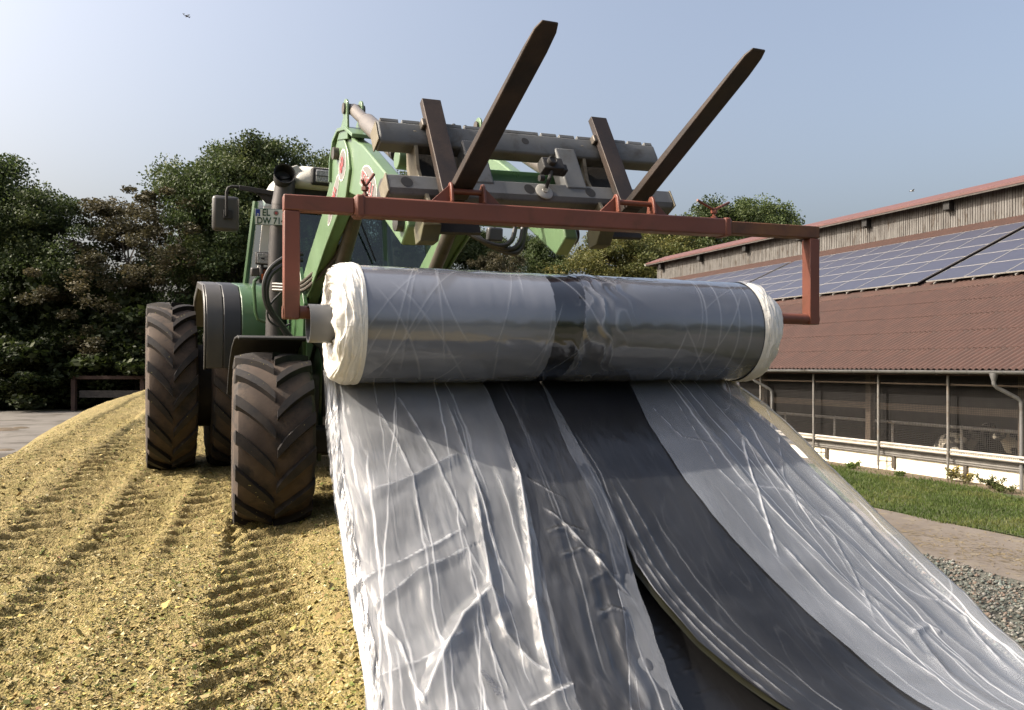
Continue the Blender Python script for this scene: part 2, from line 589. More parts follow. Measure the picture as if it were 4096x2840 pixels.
def mat_leaf(name, c1, c2, c3, trans=0.35):
    m, nt, b = new_mat(name)
    oi = nd(nt, 'ShaderNodeObjectInfo')
    at = nd(nt, 'ShaderNodeAttribute', attribute_name='leaf')
    col = ramp(nt, at.outputs['Fac'], [(0.0, c1), (0.55, c2), (1.0, c3)])
    hs = nd(nt, 'ShaderNodeHueSaturation')
    mr = nd(nt, 'ShaderNodeMapRange')
    mr.inputs['To Min'].default_value = 0.8
    mr.inputs['To Max'].default_value = 1.2
    nt.links.new(oi.outputs['Random'], mr.inputs['Value'])
    nt.links.new(mr.outputs[0], hs.inputs['Value'])
    nt.links.new(col, hs.inputs['Color'])
    nt.links.new(hs.outputs[0], b.inputs['Base Color'])
    b.inputs['Roughness'].default_value = 0.6
    b.inputs['Specular IOR Level'].default_value = 0.3
    tr = nd(nt, 'ShaderNodeBsdfTranslucent')
    nt.links.new(hs.outputs[0], tr.inputs['Color'])
    ms = nd(nt, 'ShaderNodeMixShader')
    ms.inputs[0].default_value = trans
    nt.links.new(b.outputs[0], ms.inputs[1])
    nt.links.new(tr.outputs[0], ms.inputs[2])
    nt.links.new(ms.outputs[0], nt.nodes['Material Output'].inputs['Surface'])
    return m


MT['oak'] = mat_leaf('oak_leaves', (0.037, 0.057, 0.017), (0.059, 0.082, 0.025), (0.099, 0.116, 0.037), 0.32)
MT['autumn'] = mat_leaf('yellowing_leaves', (0.052, 0.065, 0.019), (0.096, 0.096, 0.027), (0.155, 0.130, 0.037), 0.32)
MT['brownleaf'] = mat_leaf('browning_leaves', (0.052, 0.049, 0.024), (0.081, 0.071, 0.034), (0.111, 0.092, 0.046), 0.32)
MT['bush'] = mat_leaf('shrub_leaves', (0.017, 0.027, 0.007), (0.029, 0.041, 0.010), (0.048, 0.058, 0.014))
MT['bramble'] = mat_leaf('bramble_leaves', (0.037, 0.052, 0.015), (0.067, 0.081, 0.022), (0.126, 0.118, 0.044))
MT['grass'] = mat_leaf('grass_blades', (0.044, 0.072, 0.012), (0.070, 0.106, 0.019), (0.118, 0.125, 0.034), 0.3)
MT['weed'] = mat_leaf('dry_weed_leaves', (0.10, 0.11, 0.035), (0.17, 0.15, 0.06), (0.26, 0.20, 0.09), 0.3)


def crumple(nt, sx1, sy1, sx2, sy2, amp2=0.40, dist=0.15):
    """sharp folded creases of thin polythene, in film coordinates"""
    at = nd(nt, 'ShaderNodeAttribute', attribute_name='fuv')
    hs = []
    for sx, sy, sd in ((sx1, sy1, 0.0), (sx2, sy2, 3.7)):
        mp = nd(nt, 'ShaderNodeMapping')
        mp.inputs['Scale'].default_value = (sx, sy, 1)
        mp.inputs['Location'].default_value = (sd, sd * 2, 0)
        mp.inputs['Rotation'].default_value = (0, 0, R(14) if sd else R(-9))
        nt.links.new(at.outputs['Vector'], mp.inputs[0])
        n = noise(nt, mp.outputs[0], 1.0, 1.0, 0.4, dist)
        a = nd(nt, 'ShaderNodeMath', operation='SUBTRACT')
        a.inputs[1].default_value = 0.5
        nt.links.new(n, a.inputs[0])
        b_ = nd(nt, 'ShaderNodeMath', operation='ABSOLUTE')
        nt.links.new(a.outputs[0], b_.inputs[0])
        hs.append(b_.outputs[0])
    m = nd(nt, 'ShaderNodeMath', operation='MULTIPLY_ADD')
    m.inputs[1].default_value = amp2
    nt.links.new(hs[1], m.inputs[0])
    nt.links.new(hs[0], m.inputs[2])
    return m.outputs[0], hs[0]


def film_nodes(name, white, rough, op_lo, op_hi, relief=0.010, crease_gain=0.5, sc=(9, 4, 26, 13)):
    """translucent polythene: thin milky sheet, whiter where it is creased"""
    m, nt, b = new_mat(name)
    b.inputs['Roughness'].default_value = rough
    b.inputs['Specular IOR Level'].default_value = 0.8
    at = nd(nt, 'ShaderNodeAttribute', attribute_name='crease')
    h, h1 = crumple(nt, *sc)
    line = ramp(nt, h1, [(0.0, (1, 1, 1)), (0.022, (0, 0, 0))])
    ln = nd(nt, 'ShaderNodeMath', operation='MULTIPLY')
    ln.inputs[1].default_value = 0.02
    nt.links.new(line, ln.inputs[0])
    vec = objcoord(nt)
    n1 = noise(nt, vec, 2.6, 4, 0.6, 0.6)
    mr = nd(nt, 'ShaderNodeMapRange')
    mr.inputs['From Min'].default_value = 0.3
    mr.inputs['From Max'].default_value = 0.7
    mr.inputs['To Min'].default_value = op_lo
    mr.inputs['To Max'].default_value = op_hi
    nt.links.new(n1, mr.inputs['Value'])
    ad = nd(nt, 'ShaderNodeMath', operation='ADD')
    nt.links.new(mr.outputs[0], ad.inputs[0])
    nt.links.new(ln.outputs[0], ad.inputs[1])
    ma = nd(nt, 'ShaderNodeMath', operation='MULTIPLY_ADD')
    ma.inputs[1].default_value = crease_gain
    ma.use_clamp = True
    nt.links.new(at.outputs['Fac'], ma.inputs[0])
    nt.links.new(ad.outputs[0], ma.inputs[2])
    c = mix(nt, white, (0.85, 0.86, 0.88), at.outputs['Fac'])
    nt.links.new(c, b.inputs['Base Color'])
    tr = nd(nt, 'ShaderNodeBsdfTransparent')
    tl = nd(nt, 'ShaderNodeBsdfTranslucent')
    nt.links.new(c, tl.inputs['Color'])
    m1 = nd(nt, 'ShaderNodeMixShader')
    m1.inputs[0].default_value = 0.20
    nt.links.new(b.outputs[0], m1.inputs[1])
    nt.links.new(tl.outputs[0], m1.inputs[2])
    gl = nd(nt, 'ShaderNodeBsdfGlossy')
    gl.inputs['Roughness'].default_value = rough
    fr = nd(nt, 'ShaderNodeFresnel')
    fr.inputs['IOR'].default_value = 1.5
    m0 = nd(nt, 'ShaderNodeMixShader')
    nt.links.new(fr.outputs[0], m0.inputs[0])
    nt.links.new(tr.outputs[0], m0.inputs[1])
    nt.links.new(gl.outputs[0], m0.inputs[2])
    m2 = nd(nt, 'ShaderNodeMixShader')
    nt.links.new(ma.outputs[0], m2.inputs[0])
    nt.links.new(m0.outputs[0], m2.inputs[1])
    nt.links.new(m1.outputs[0], m2.inputs[2])
    nt.links.new(m2.outputs[0], nt.nodes['Material Output'].inputs['Surface'])
    bp = bump(nt, b, h, 1.0, relief)
    nt.links.new(bp.outputs[0], gl.inputs['Normal'])
    nt.links.new(bp.outputs[0], fr.inputs['Normal'])
    return m


MT['film_milky'] = film_nodes('milky_film', (0.58, 0.60, 0.63), 0.14, 0.18, 0.36, 0.011, 0.5, (10, 2.2, 30, 5))
MT['film_clear'] = film_nodes('clear_film', (0.52, 0.54, 0.58), 0.13, 0.035, 0.08, 0.007, 0.4, (12, 2.0, 40, 6))
MT['film_blue'] = film_nodes('pale_film', (0.52, 0.56, 0.63), 0.15, 0.21, 0.32, 0.007, 0.45, (7, 1.6, 24, 4))
MT['film_edge'] = film_nodes('crinkled_film', (0.44, 0.45, 0.45), 0.14, 0.10, 0.24, 0.010, 0.4, (18, 3, 50, 8))

MT['film_margin'] = film_nodes('creamy_film_margin', (0.56, 0.55, 0.51), 0.18, 0.24, 0.38, 0.008, 0.4, (12, 2.0, 40, 6))
MT['film_thin'] = film_nodes('thin_clear_film', (0.55, 0.57, 0.61), 0.14, 0.015, 0.045, 0.0035, 0.4, (12, 2.0, 40, 6))
MT['film_fringe'] = film_nodes('fringe_film', (0.55, 0.58, 0.63), 0.18, 0.14, 0.22, 0.007, 0.4, (9, 1.6, 30, 4))
MT['olive'] = M('olive_silage_reflection', (0.022, 0.022, 0.009), (0.014, 0.014, 0.007), 8, 0.5)


def mat_black_film(name, col, rough):
    m, nt, b = new_mat(name)
    at = nd(nt, 'ShaderNodeAttribute', attribute_name='crease')
    c = mix(nt, col, (0.10, 0.105, 0.12), at.outputs['Fac'])
    nt.links.new(c, b.inputs['Base Color'])
    b.inputs['Roughness'].default_value = rough
    b.inputs['Specular IOR Level'].default_value = 0.5
    h, h1 = crumple(nt, 7, 2.5, 22, 7)
    bump(nt, b, h, 1.0, 0.0045)
    return m


MT['film_black'] = mat_black_film('black_film', (0.012, 0.012, 0.015), 0.30)
MT['film_ground'] = mat_black_film('black_ground_film', (0.006, 0.0058, 0.006), 0.36)


def mat_roll():
    m, nt, b = new_mat('wound_film')
    a1 = nd(nt, 'ShaderNodeAttribute', attribute_name='clear')
    a2 = nd(nt, 'ShaderNodeAttribute', attribute_name='crease')
    c = mix(nt, (0.008, 0.008, 0.010), (0.135, 0.145, 0.172), a1.outputs['Fac'])
    c = mix(nt, c, (0.36, 0.38, 0.42), a2.outputs['Fac'])
    nt.links.new(c, b.inputs['Base Color'])
    b.inputs['Roughness'].default_value = 0.2
    b.inputs['IOR'].default_value = 1.6
    b.inputs['Coat Weight'].default_value = 1.0
    b.inputs['Coat IOR'].default_value = 1.55
    b.inputs['Coat Roughness'].default_value = 0.08
    h, h1 = crumple(nt, 4.5, 1.3, 22, 4, 0.25, 0.3)
    bp = bump(nt, b, h, 1.0, 0.003)
    nt.links.new(bp.outputs[0], b.inputs['Coat Normal'])
    return m


MT['roll'] = mat_roll()


def mat_bunched():
    m, nt, b = new_mat('bunched_white_film')
    vec = objcoord(nt)
    c = ramp(nt, noise(nt, vec, 9, 6, 0.6, 0.8), [(0.3, (0.58, 0.555, 0.50)), (0.6, (0.62, 0.605, 0.565)), (0.8, (0.54, 0.50, 0.42))])
    nt.links.new(c, b.inputs['Base Color'])
    b.inputs['Roughness'].default_value = 0.3
    b.inputs['Specular IOR Level'].default_value = 0.6
    b.inputs['Subsurface Weight'].default_value = 0.25
    b.inputs['Subsurface Radius'].default_value = (0.05, 0.045, 0.04)
    mp = nd(nt, 'ShaderNodeMapping')
    mp.inputs['Rotation'].default_value = (0, 0, R(-22))
    mp.inputs['Scale'].default_value = (1, 3, 3)
    tc = nd(nt, 'ShaderNodeTexCoord')
    nt.links.new(tc.outputs['Object'], mp.inputs[0])
    bump(nt, b, noise(nt, mp.outputs[0], 9, 5, 0.55, 0.6), 0.45, 0.012)
    return m


MT['bunched'] = mat_bunched()


def mat_glass(name, tint, see):
    m, nt, b = new_mat(name)
    b.inputs['Base Color'].default_value = (*tint, 1)
    b.inputs['Roughness'].default_value = 0.03
    b.inputs['Specular IOR Level'].default_value = 1.0
    b.inputs['Coat Weight'].default_value = 1.0
    b.inputs['Coat Roughness'].default_value = 0.02
    tr = nd(nt, 'ShaderNodeBsdfTransparent')
    b.inputs['IOR'].default_value = 1.75
    b.inputs['Coat IOR'].default_value = 1.75
    tr.inputs['Color'].default_value = (0.55, 0.68, 0.66, 1)
    ms = nd(nt, 'ShaderNodeMixShader')
    ms.inputs[0].default_value = see
    nt.links.new(b.outputs[0], ms.inputs[1])
    nt.links.new(tr.outputs[0], ms.inputs[2])
    nt.links.new(ms.outputs[0], nt.nodes['Material Output'].inputs['Surface'])
    return m


MT['glass'] = mat_glass('tinted_glass', (0.012, 0.024, 0.024), 0.70)


def mat_cells():
    m, nt, b = new_mat('solar_cells')
    vec = objcoord(nt)
    c = ramp(nt, noise(nt, vec, 7, 3), [(0.3, (0.032, 0.034, 0.052)), (0.7, (0.042, 0.044, 0.064))])
    nt.links.new(c, b.inputs['Base Color'])
    b.inputs['Roughness'].default_value = 0.38
    b.inputs['Specular IOR Level'].default_value = 0.7
    return m


MT['cells'] = mat_cells()


def mat_net():
    m, nt, b = new_mat('wind_net')
    b.inputs['Base Color'].default_value = (0.012, 0.010, 0.009, 1)
    b.inputs['Roughness'].default_value = 0.7
    tr = nd(nt, 'ShaderNodeBsdfTransparent')
    tc = nd(nt, 'ShaderNodeTexCoord')
    br = nd(nt, 'ShaderNodeTexBrick')
    br.offset = 0.0
    br.inputs['Scale'].default_value = 1.0
    br.inputs['Brick Width'].default_value = 0.05
    br.inputs['Row Height'].default_value = 0.05
    br.inputs['Mortar Size'].default_value = 0.0055
    br.inputs['Color1'].default_value = (0, 0, 0, 1)
    br.inputs['Color2'].default_value = (0, 0, 0, 1)
    br.inputs['Mortar'].default_value = (1, 1, 1, 1)
    nt.links.new(tc.outputs['UV'], br.inputs['Vector'])
    ms = nd(nt, 'ShaderNodeMixShader')
    nt.links.new(br.outputs['Color'], ms.inputs[0])
    nt.links.new(tr.outputs[0], ms.inputs[1])
    nt.links.new(b.outputs[0], ms.inputs[2])
    nt.links.new(ms.outputs[0], nt.nodes['Material Output'].inputs['Surface'])
    return m


MT['net'] = mat_net()


def mat_cow():
    m, nt, b = new_mat('black_and_white_hide')
    vec = objcoord(nt)
    c = ramp(nt, noise(nt, vec, 2.6, 2, 0.4), [(0.50, (0.42, 0.38, 0.31)), (0.53, (0.02, 0.018, 0.016))])
    nt.links.new(c, b.inputs['Base Color'])
    b.inputs['Roughness'].default_value = 0.8
    return m


MT['cow'] = mat_cow()

# ================================================================= SETTING: ground, yard, path, heap
def sheet(name, pts, z, mat):
    mb = MB()
    mb.add([V(x, y, z) for x, y in pts], [tuple(range(len(pts)))])
    o = mb.build(name, mat, smooth=0)
    o['kind'] = 'structure'
    return o


OB = V(12.57, 19.84, 0)                  # foot of the barn wall
BD = V(-0.379, 0.926, 0).normalized()    # along the barn, away from the camera
BW = V(0.926, 0.379, 0).normalized()     # into the barn


def BP(l, w, z=0.0):
    return OB + BD * l + BW * w + ZU * z


def bxy(l, w):
    p = BP(l, w)
    return (p.x, p.y)


sheet('meadow_ground', [(-900, -400), (900, -400), (900, 1500), (-900, 1500)], -0.02, MT['soil'])
sheet('farm_yard', [(-60, -30), (4, -30), (1, 48), (-2, 53.5), (-60, 55.5)], -0.012, MT['yard'])
sheet('farm_path', [bxy(-30, -8.15), bxy(-30, -5.4), bxy(46, -5.4), bxy(46, -8.15)], -0.004, MT['path'])
sheet('gravel_bed', [bxy(-30, -13), bxy(-30, -8.1), bxy(30, -8.1), bxy(30, -13)], -0.008, MT['gravelbed'])
sheet('bare_soil_strip', [bxy(-30, -1.0), bxy(-30, 0.05), bxy(46, 0.05), bxy(46, -1.0)], -0.004, MT['dirtstrip'])

TH = R(16)
EX, EY = math.cos(TH), math.sin(TH)


def pq(x, y):
    return EX * x + EY * y, -EY * x + EX * y


def xy(p, q):
    return p * EX - q * EY, p * EY + q * EX


TRACKS = [(-0.115, 0.62, -6.0, 8.0, 0.27, 1.0), (-0.60, 0.60, 6.6, 10.8, 0.25, 0.9), (-1.32, 0.56, -6.0, 10.7, 0.25, 0.95),
          (-2.02, 0.58, -6.0, 24.0, 0.26, 0.95), (-2.80, 0.58, -6.0, 24.0, 0.26, 0.85), (1.96, 0.62, -6.0, 8.6, 0.27, 1.0),
          (1.5, 0.6, 6.6, 11.3, 0.25, 0.9)]


def smooth01(t):
    t = np.clip(t, 0, 1)
    return t * t * (3 - 2 * t)


def heap_pq(p, q, fine=True):
    base = H - 1.45 + 0.75 * (1 - np.exp(-np.maximum(q - 7.2, 0) / 8.0))
    base = base + 0.26 * smooth01((q - 12) / 8.0)
    base = base - 3.0 * smooth01((q - 25) / 7.0) - 3.0 * smooth01((-14 - q) / 6.0)
    e = np.maximum(np.abs(p + 0.12 * np.sin(q * 0.45)) - 3.0, 0)
    down = np.where(e < 1.2, 0.35 * e * e, 0.504 + 0.84 * (e - 1.2))
    z = base - down
    z = z + 0.05 * fbm(p * 0.7, q * 0.35, 3, 3)
    top = np.clip(1 - e / 1.0, 0, 1)
    bern = 0
    for i, (p0, w, q0, q1, pitch, amp) in enumerate(TRACKS):
        wob = 0.05 * np.sin(q * 0.6 + i)
        d = p - p0 - wob
        env = smooth01((w * 0.56 - np.abs(d)) / 0.10) * smooth01((q - q0) / 0.4) * smooth01((q1 - q) / 0.3)
        side = np.where(d > 0, 0.5, 0.0)
        ph = (q - (0.55 if i in (0, 5) else 0.12) * d + 0.9 * d * d) / pitch
        ph = ph + 0.10 * vnoise(p * 4, q * 4, 71)
        lug = np.clip(np.cos(2 * np.pi * ph) * 1.9 - 0.2, -1.0, 1.0)
        mod = amp * np.clip(0.75 + 0.5 * vnoise(p * 1.3 + i * 7, q * 0.9, 11), 0.15, 1.3)
        z = z + top * env * (-0.026 + 0.046 * lug * mod)
        # loose berm pushed up beside the track
        bd2 = np.abs(np.abs(d) - w * 0.62)
        z = z + top * 0.016 * np.exp(-(bd2 / 0.09) ** 2) * smooth01((q - q0) / 0.4) * smooth01((q1 - q) / 0.3) * (0.7 + 0.5 * vnoise(q * 2.1, p * 2, 5 + i))
    # loose mound between the front wheel and the plastic
    z = z + 0.15 * np.exp(-((p - 0.55) / 0.30) ** 2) * smooth01((8.3 - q) / 1.5) * smooth01((q - 2.0) / 3.0) * (0.9 + 0.3 * vnoise(q * 1.4, p, 8))
    z = z - 0.08 * smooth01((p - 0.9) / 0.5) * smooth01((5.5 - q) / 1.5)
    if fine:
        z = z + 0.011 * fbm(p * 7, q * 7, 21, 3) + 0.008 * fbm(p * 28, q * 28, 31, 2)
    return z


def heap_z(x, y):
    p, q = pq(x, y)
    return float(heap_pq(np.array([p]), np.array([q]), False)[0])


def lines(segs):
    out = []
    for a, b, st in segs:
        out += list(np.arange(a, b, st))
    return np.array(out + [segs[-1][1]])


pl = lines([(-7.5, -3.9, 0.12), (-3.9, -2.6, 0.03), (-2.6, 0.95, 0.0165), (0.95, 1.3, 0.05), (1.3, 7.5, 0.2)])
ql = lines([(-22, 1.5, 0.5), (1.5, 2.4, 0.1), (2.4, 6.5, 0.0165), (6.5, 9.0, 0.022), (9.0, 13.0, 0.04), (13, 25, 0.10), (25, 33, 0.4)])
QQ, PP = np.meshgrid(ql, pl, indexing='ij')
ZZ = heap_pq(PP, QQ)
XX, YY = xy(PP, QQ)
ZZ = np.maximum(ZZ, -0.35)
me = np_mesh('silage_heap', np.stack([XX, YY, ZZ], -1).reshape(-1, 3), grid_faces(len(ql), len(pl)))
heap = put('silage_heap', me, MT['silage'])
heap['kind'] = 'structure'


def make_chips(n, seed):
    rng = np.random.default_rng(seed)
    # density falls with distance
    q = 2.4 * (15.0 / 2.4) ** (rng.random(n) ** 1.25)
    p = rng.uniform(-3.6, 1.0, n)
    far = rng.random(n) < 0.0
    z = heap_pq(p, q)
    x, y = xy(p, q)
    keep = (np.abs(x / np.maximum(y, 0.3)) < 0.72) & (z > 0.2)
    x, y, z = x[keep], y[keep], z[keep]
    m = len(x)
    s = rng.lognormal(-5.5, 0.50, m).clip(0.0025, 0.020)
    asp = rng.uniform(0.35, 0.9, m)
    s = np.where(rng.random(m) < 0.10, s * 1.8, s)
    long_ = rng.random(m) < 0.06
    s[long_] *= 1.7
    asp[long_] *= 0.4
    a = rng.uniform(0, 2 * np.pi, m)
    tx = rng.normal(0, 0.55, m)
    ty = rng.normal(0, 0.55, m)
    d1 = np.stack([np.cos(a), np.sin(a), tx], -1)
    d1 /= np.linalg.norm(d1, axis=1)[:, None]
    d2 = np.stack([-np.sin(a), np.cos(a), ty], -1)
    d2 /= np.linalg.norm(d2, axis=1)[:, None]
    c = np.stack([x, y, z + s * 0.3], -1)
    h1, h2 = d1 * s[:, None], d2 * (s * asp)[:, None]
    nrm = np.cross(d1, d2)
    cup = nrm * (s * rng.uniform(0.0, 0.35, m))[:, None]
    vs = np.stack([c - h1 - h2 * 0.6, c + h1 * 0.8 - h2 + cup, c + h1 + h2 * 0.7, c - h1 * 0.7 + h2 + cup], 1).reshape(-1, 3)
    pal = np.array([(0.55, 0.45, 0.27), (0.47, 0.365, 0.18), (0.38, 0.305, 0.12), (0.28, 0.265, 0.09), (0.18, 0.21, 0.065),
                    (0.62, 0.54, 0.38), (0.40, 0.28, 0.15), (0.42, 0.23, 0.16), (0.50, 0.38, 0.15)])
    w = np.array([0.17, 0.16, 0.13, 0.16, 0.14, 0.08, 0.08, 0.02, 0.10])
    ci = rng.choice(len(pal), m, p=w / w.sum())
    col = pal[ci] * rng.uniform(0.36, 0.76, (m, 1)) * np.array([[1.03, 1.03, 0.86]])
    rgba = np.concatenate([col, np.ones((m, 1))], 1)
    f = np.arange(m * 4).reshape(-1, 4)
    me = np_mesh('loose_maize_chips', vs, f, smooth=False, colors={'tint': np.repeat(rgba, 4, axis=0)})
    o = put('loose_maize_chips', me, MT['chips'])
    return tag(o, 'pale yellow chopped maize chips lying loose over the heap', None, None, 'stuff')


make_chips(350000, 5)


# gravel stones
def make_gravel(n):
    rng = np.random.default_rng(3)
    l = rng.uniform(-9, 3.5, n)
    w = -8.25 - 4.2 * rng.random(n) ** 0.9 + 0.25 * np.sin(l * 1.1)
    c = np.array(OB)[None] + np.outer(l, np.array(BD)) + np.outer(w, np.array(BW))
    r = rng.lognormal(-3.75, 0.35, n).clip(0.010, 0.05)
    c[:, 2] = r * 0.35 + 0.05 * np.clip(-8.6 - w, 0, 1) * (1 + fbm(l * 1.3, w * 1.3, 4, 3))
    octa = np.array([(1, 0, 0), (-1, 0, 0), (0, 1, 0), (0, -1, 0), (0, 0, 1), (0, 0, -1)], float)
    vs = octa[None] * rng.uniform(0.55, 1.2, (n, 6, 1)) * r[:, None, None]
    a = rng.uniform(0, 6.28, n)
    ca, sa = np.cos(a)[:, None], np.sin(a)[:, None]
    x = vs[..., 0] * ca - vs[..., 1] * sa
    y = vs[..., 0] * sa + vs[..., 1] * ca
    vs = np.stack([x, y, vs[..., 2] * 0.7], -1) + c[:, None]
    of = np.array([(0, 2, 4), (2, 1, 4), (1, 3, 4), (3, 0, 4), (2, 0, 5), (1, 2, 5), (3, 1, 5), (0, 3, 5)])
    f = (of[None] + 6 * np.arange(n)[:, None, None]).reshape(-1, 3)
    pal = np.array([(0.26, 0.27, 0.23), (0.34, 0.31, 0.26), (0.20, 0.22, 0.19), (0.42, 0.40, 0.36), (0.30, 0.22, 0.17), (0.24, 0.28, 0.25)])
    col = pal[rng.integers(0, len(pal), n)] * rng.uniform(0.22, 0.5, (n, 1))
    rgba = np.repeat(np.concatenate([col, np.ones((n, 1))], 1), 6, axis=0)
    me = np_mesh('gravel', vs.reshape(-1, 3), f, smooth=False, colors={'tint': rgba})
    m, nt, b = new_mat('gravel_stones')
    at = nd(nt, 'ShaderNodeAttribute', attribute_name='tint')
    nt.links.new(at.outputs['Color'], b.inputs['Base Color'])
    b.inputs['Roughness'].default_value = 0.9
    o = put('gravel', me, m)
    tag(o, 'loose grey green gravel beside the farm path', None, None, 'stuff')


make_gravel(21000)


def blades(name, cs, hgt, wid, mat, label, seed, lean=0.5):
    rng = np.random.default_rng(seed)
    n = len(cs)
    a = rng.uniform(0, 6.28, n)
    h = hgt * rng.uniform(0.5, 1.25, n)
    le = rng.uniform(0, lean, n) * h
    la = rng.uniform(0, 6.28, n)
    d = np.stack([np.cos(a), np.sin(a), 0 * a], -1) * (wid * rng.uniform(0.7, 1.3, n))[:, None]
    top = cs + np.stack([np.cos(la) * le, np.sin(la) * le, h], -1)
    vs = np.stack([cs - d, cs + d, top], 1).reshape(-1, 3)
    f = np.arange(3 * n).reshape(-1, 3)
    lf = np.repeat(np.clip(0.45 + 0.5 * fbm(cs[:, 0] * 0.9, cs[:, 1] * 0.9, 55, 3) + rng.normal(0, 0.22, n), 0, 1), 3)
    me = np_mesh(name, vs, f, smooth=False, attrs={'leaf': lf})
    o = put(name, me, mat)
    return o


def grass_strip(n):
    rng = np.random.default_rng(9)
    l = np.where(rng.random(n) < 0.72, rng.uniform(-7, 10, n), rng.uniform(10, 36, n))
    w = rng.uniform(-5.75, -0.45, n)
    edge = -5.35 + 0.22 * fbm(l * 0.9, l * 0.3, 6, 3)
    top = -1.0 + 0.45 * fbm(l * 0.8, 3.3 + l * 0.2, 16, 3)
    keep = (w > edge) & ((w < top) | (rng.random(n) < 0.12))
    l, w = l[keep], w[keep]
    c = np.array(OB)[None] + np.outer(l, np.array(BD)) + np.outer(w, np.array(BW))
    c[:, 2] = -0.01
    o = blades('grass_verge', c, 0.075, 0.010, MT['grass'], '', 12, 0.7)
    tag(o, 'short green grass growing between path and white barn wall', None, None, 'stuff')


grass_strip(105000)
sheet('grass_verge_soil', [bxy(-30, -5.3), bxy(-30, -1.0), bxy(46, -1.0), bxy(46, -5.3)], 0.0,
      M('verge_soil', (0.055, 0.08, 0.02), (0.085, 0.09, 0.03), 2.5, 0.95))


def straw_litter(n):
    rng = np.random.default_rng(19)
    l = rng.uniform(-8, 9, n)
    w = np.where(rng.random(n) < 0.55, -7.0 + 0.35 * rng.normal(0, 1, n), rng.uniform(-8.1, -5.4, n))
    c = np.array(OB)[None] + np.outer(l, np.array(BD)) + np.outer(w, np.array(BW))
    c[:, 2] = 0.004
    a = rng.uniform(0, 6.28, n)
    ln, wd2 = rng.uniform(0.02, 0.06, n), rng.uniform(0.004, 0.009, n)
    d1 = np.stack([np.cos(a) * ln, np.sin(a) * ln, rng.uniform(0, 0.008, n)], -1)
    d2 = np.stack([-np.sin(a) * wd2, np.cos(a) * wd2, 0 * a], -1)
    vs = np.stack([c - d1 - d2, c + d1 - d2, c + d1 + d2, c - d1 + d2], 1).reshape(-1, 3)
    o = put('straw_litter', np_mesh('straw_litter', vs, np.arange(4 * n).reshape(-1, 4), False), MT['straw'])
    tag(o, 'pale straw litter strewn along the farm path', None, None, 'stuff')


straw_litter(5000)


# ================================================================= TREES
def leaf_cloud(cents, rads, n_leaf, size, rng, shade):
    m = len(cents)
    k = rng.integers(0, m, n_leaf)
    g = rng.normal(0, 1, (n_leaf, 3))
    g /= np.maximum(np.linalg.norm(g, axis=1)[:, None], 1e-6)
    rad = rng.random(n_leaf) ** 0.45
    c = cents[k] + g * (rad * rads[k])[:, None] * np.array([1, 1, 0.72])
    s = size * rng.uniform(0.6, 1.35, n_leaf)
    a = rng.normal(0, 1, (n_leaf, 3))
    a /= np.linalg.norm(a, axis=1)[:, None]
    b = rng.normal(0, 1, (n_leaf, 3))
    b -= a * (a * b).sum(1)[:, None]
    b /= np.linalg.norm(b, axis=1)[:, None]
    h1, h2 = a * s[:, None], b * (s * 0.62)[:, None]
    vs = np.stack([c - h1, c + h2, c + h1, c - h2], 1).reshape(-1, 3)
    lf = np.clip(shade[k] + rng.normal(0, 0.16, n_leaf), 0, 1)
    return vs, np.arange(4 * n_leaf).reshape(-1, 4), np.repeat(lf, 4)


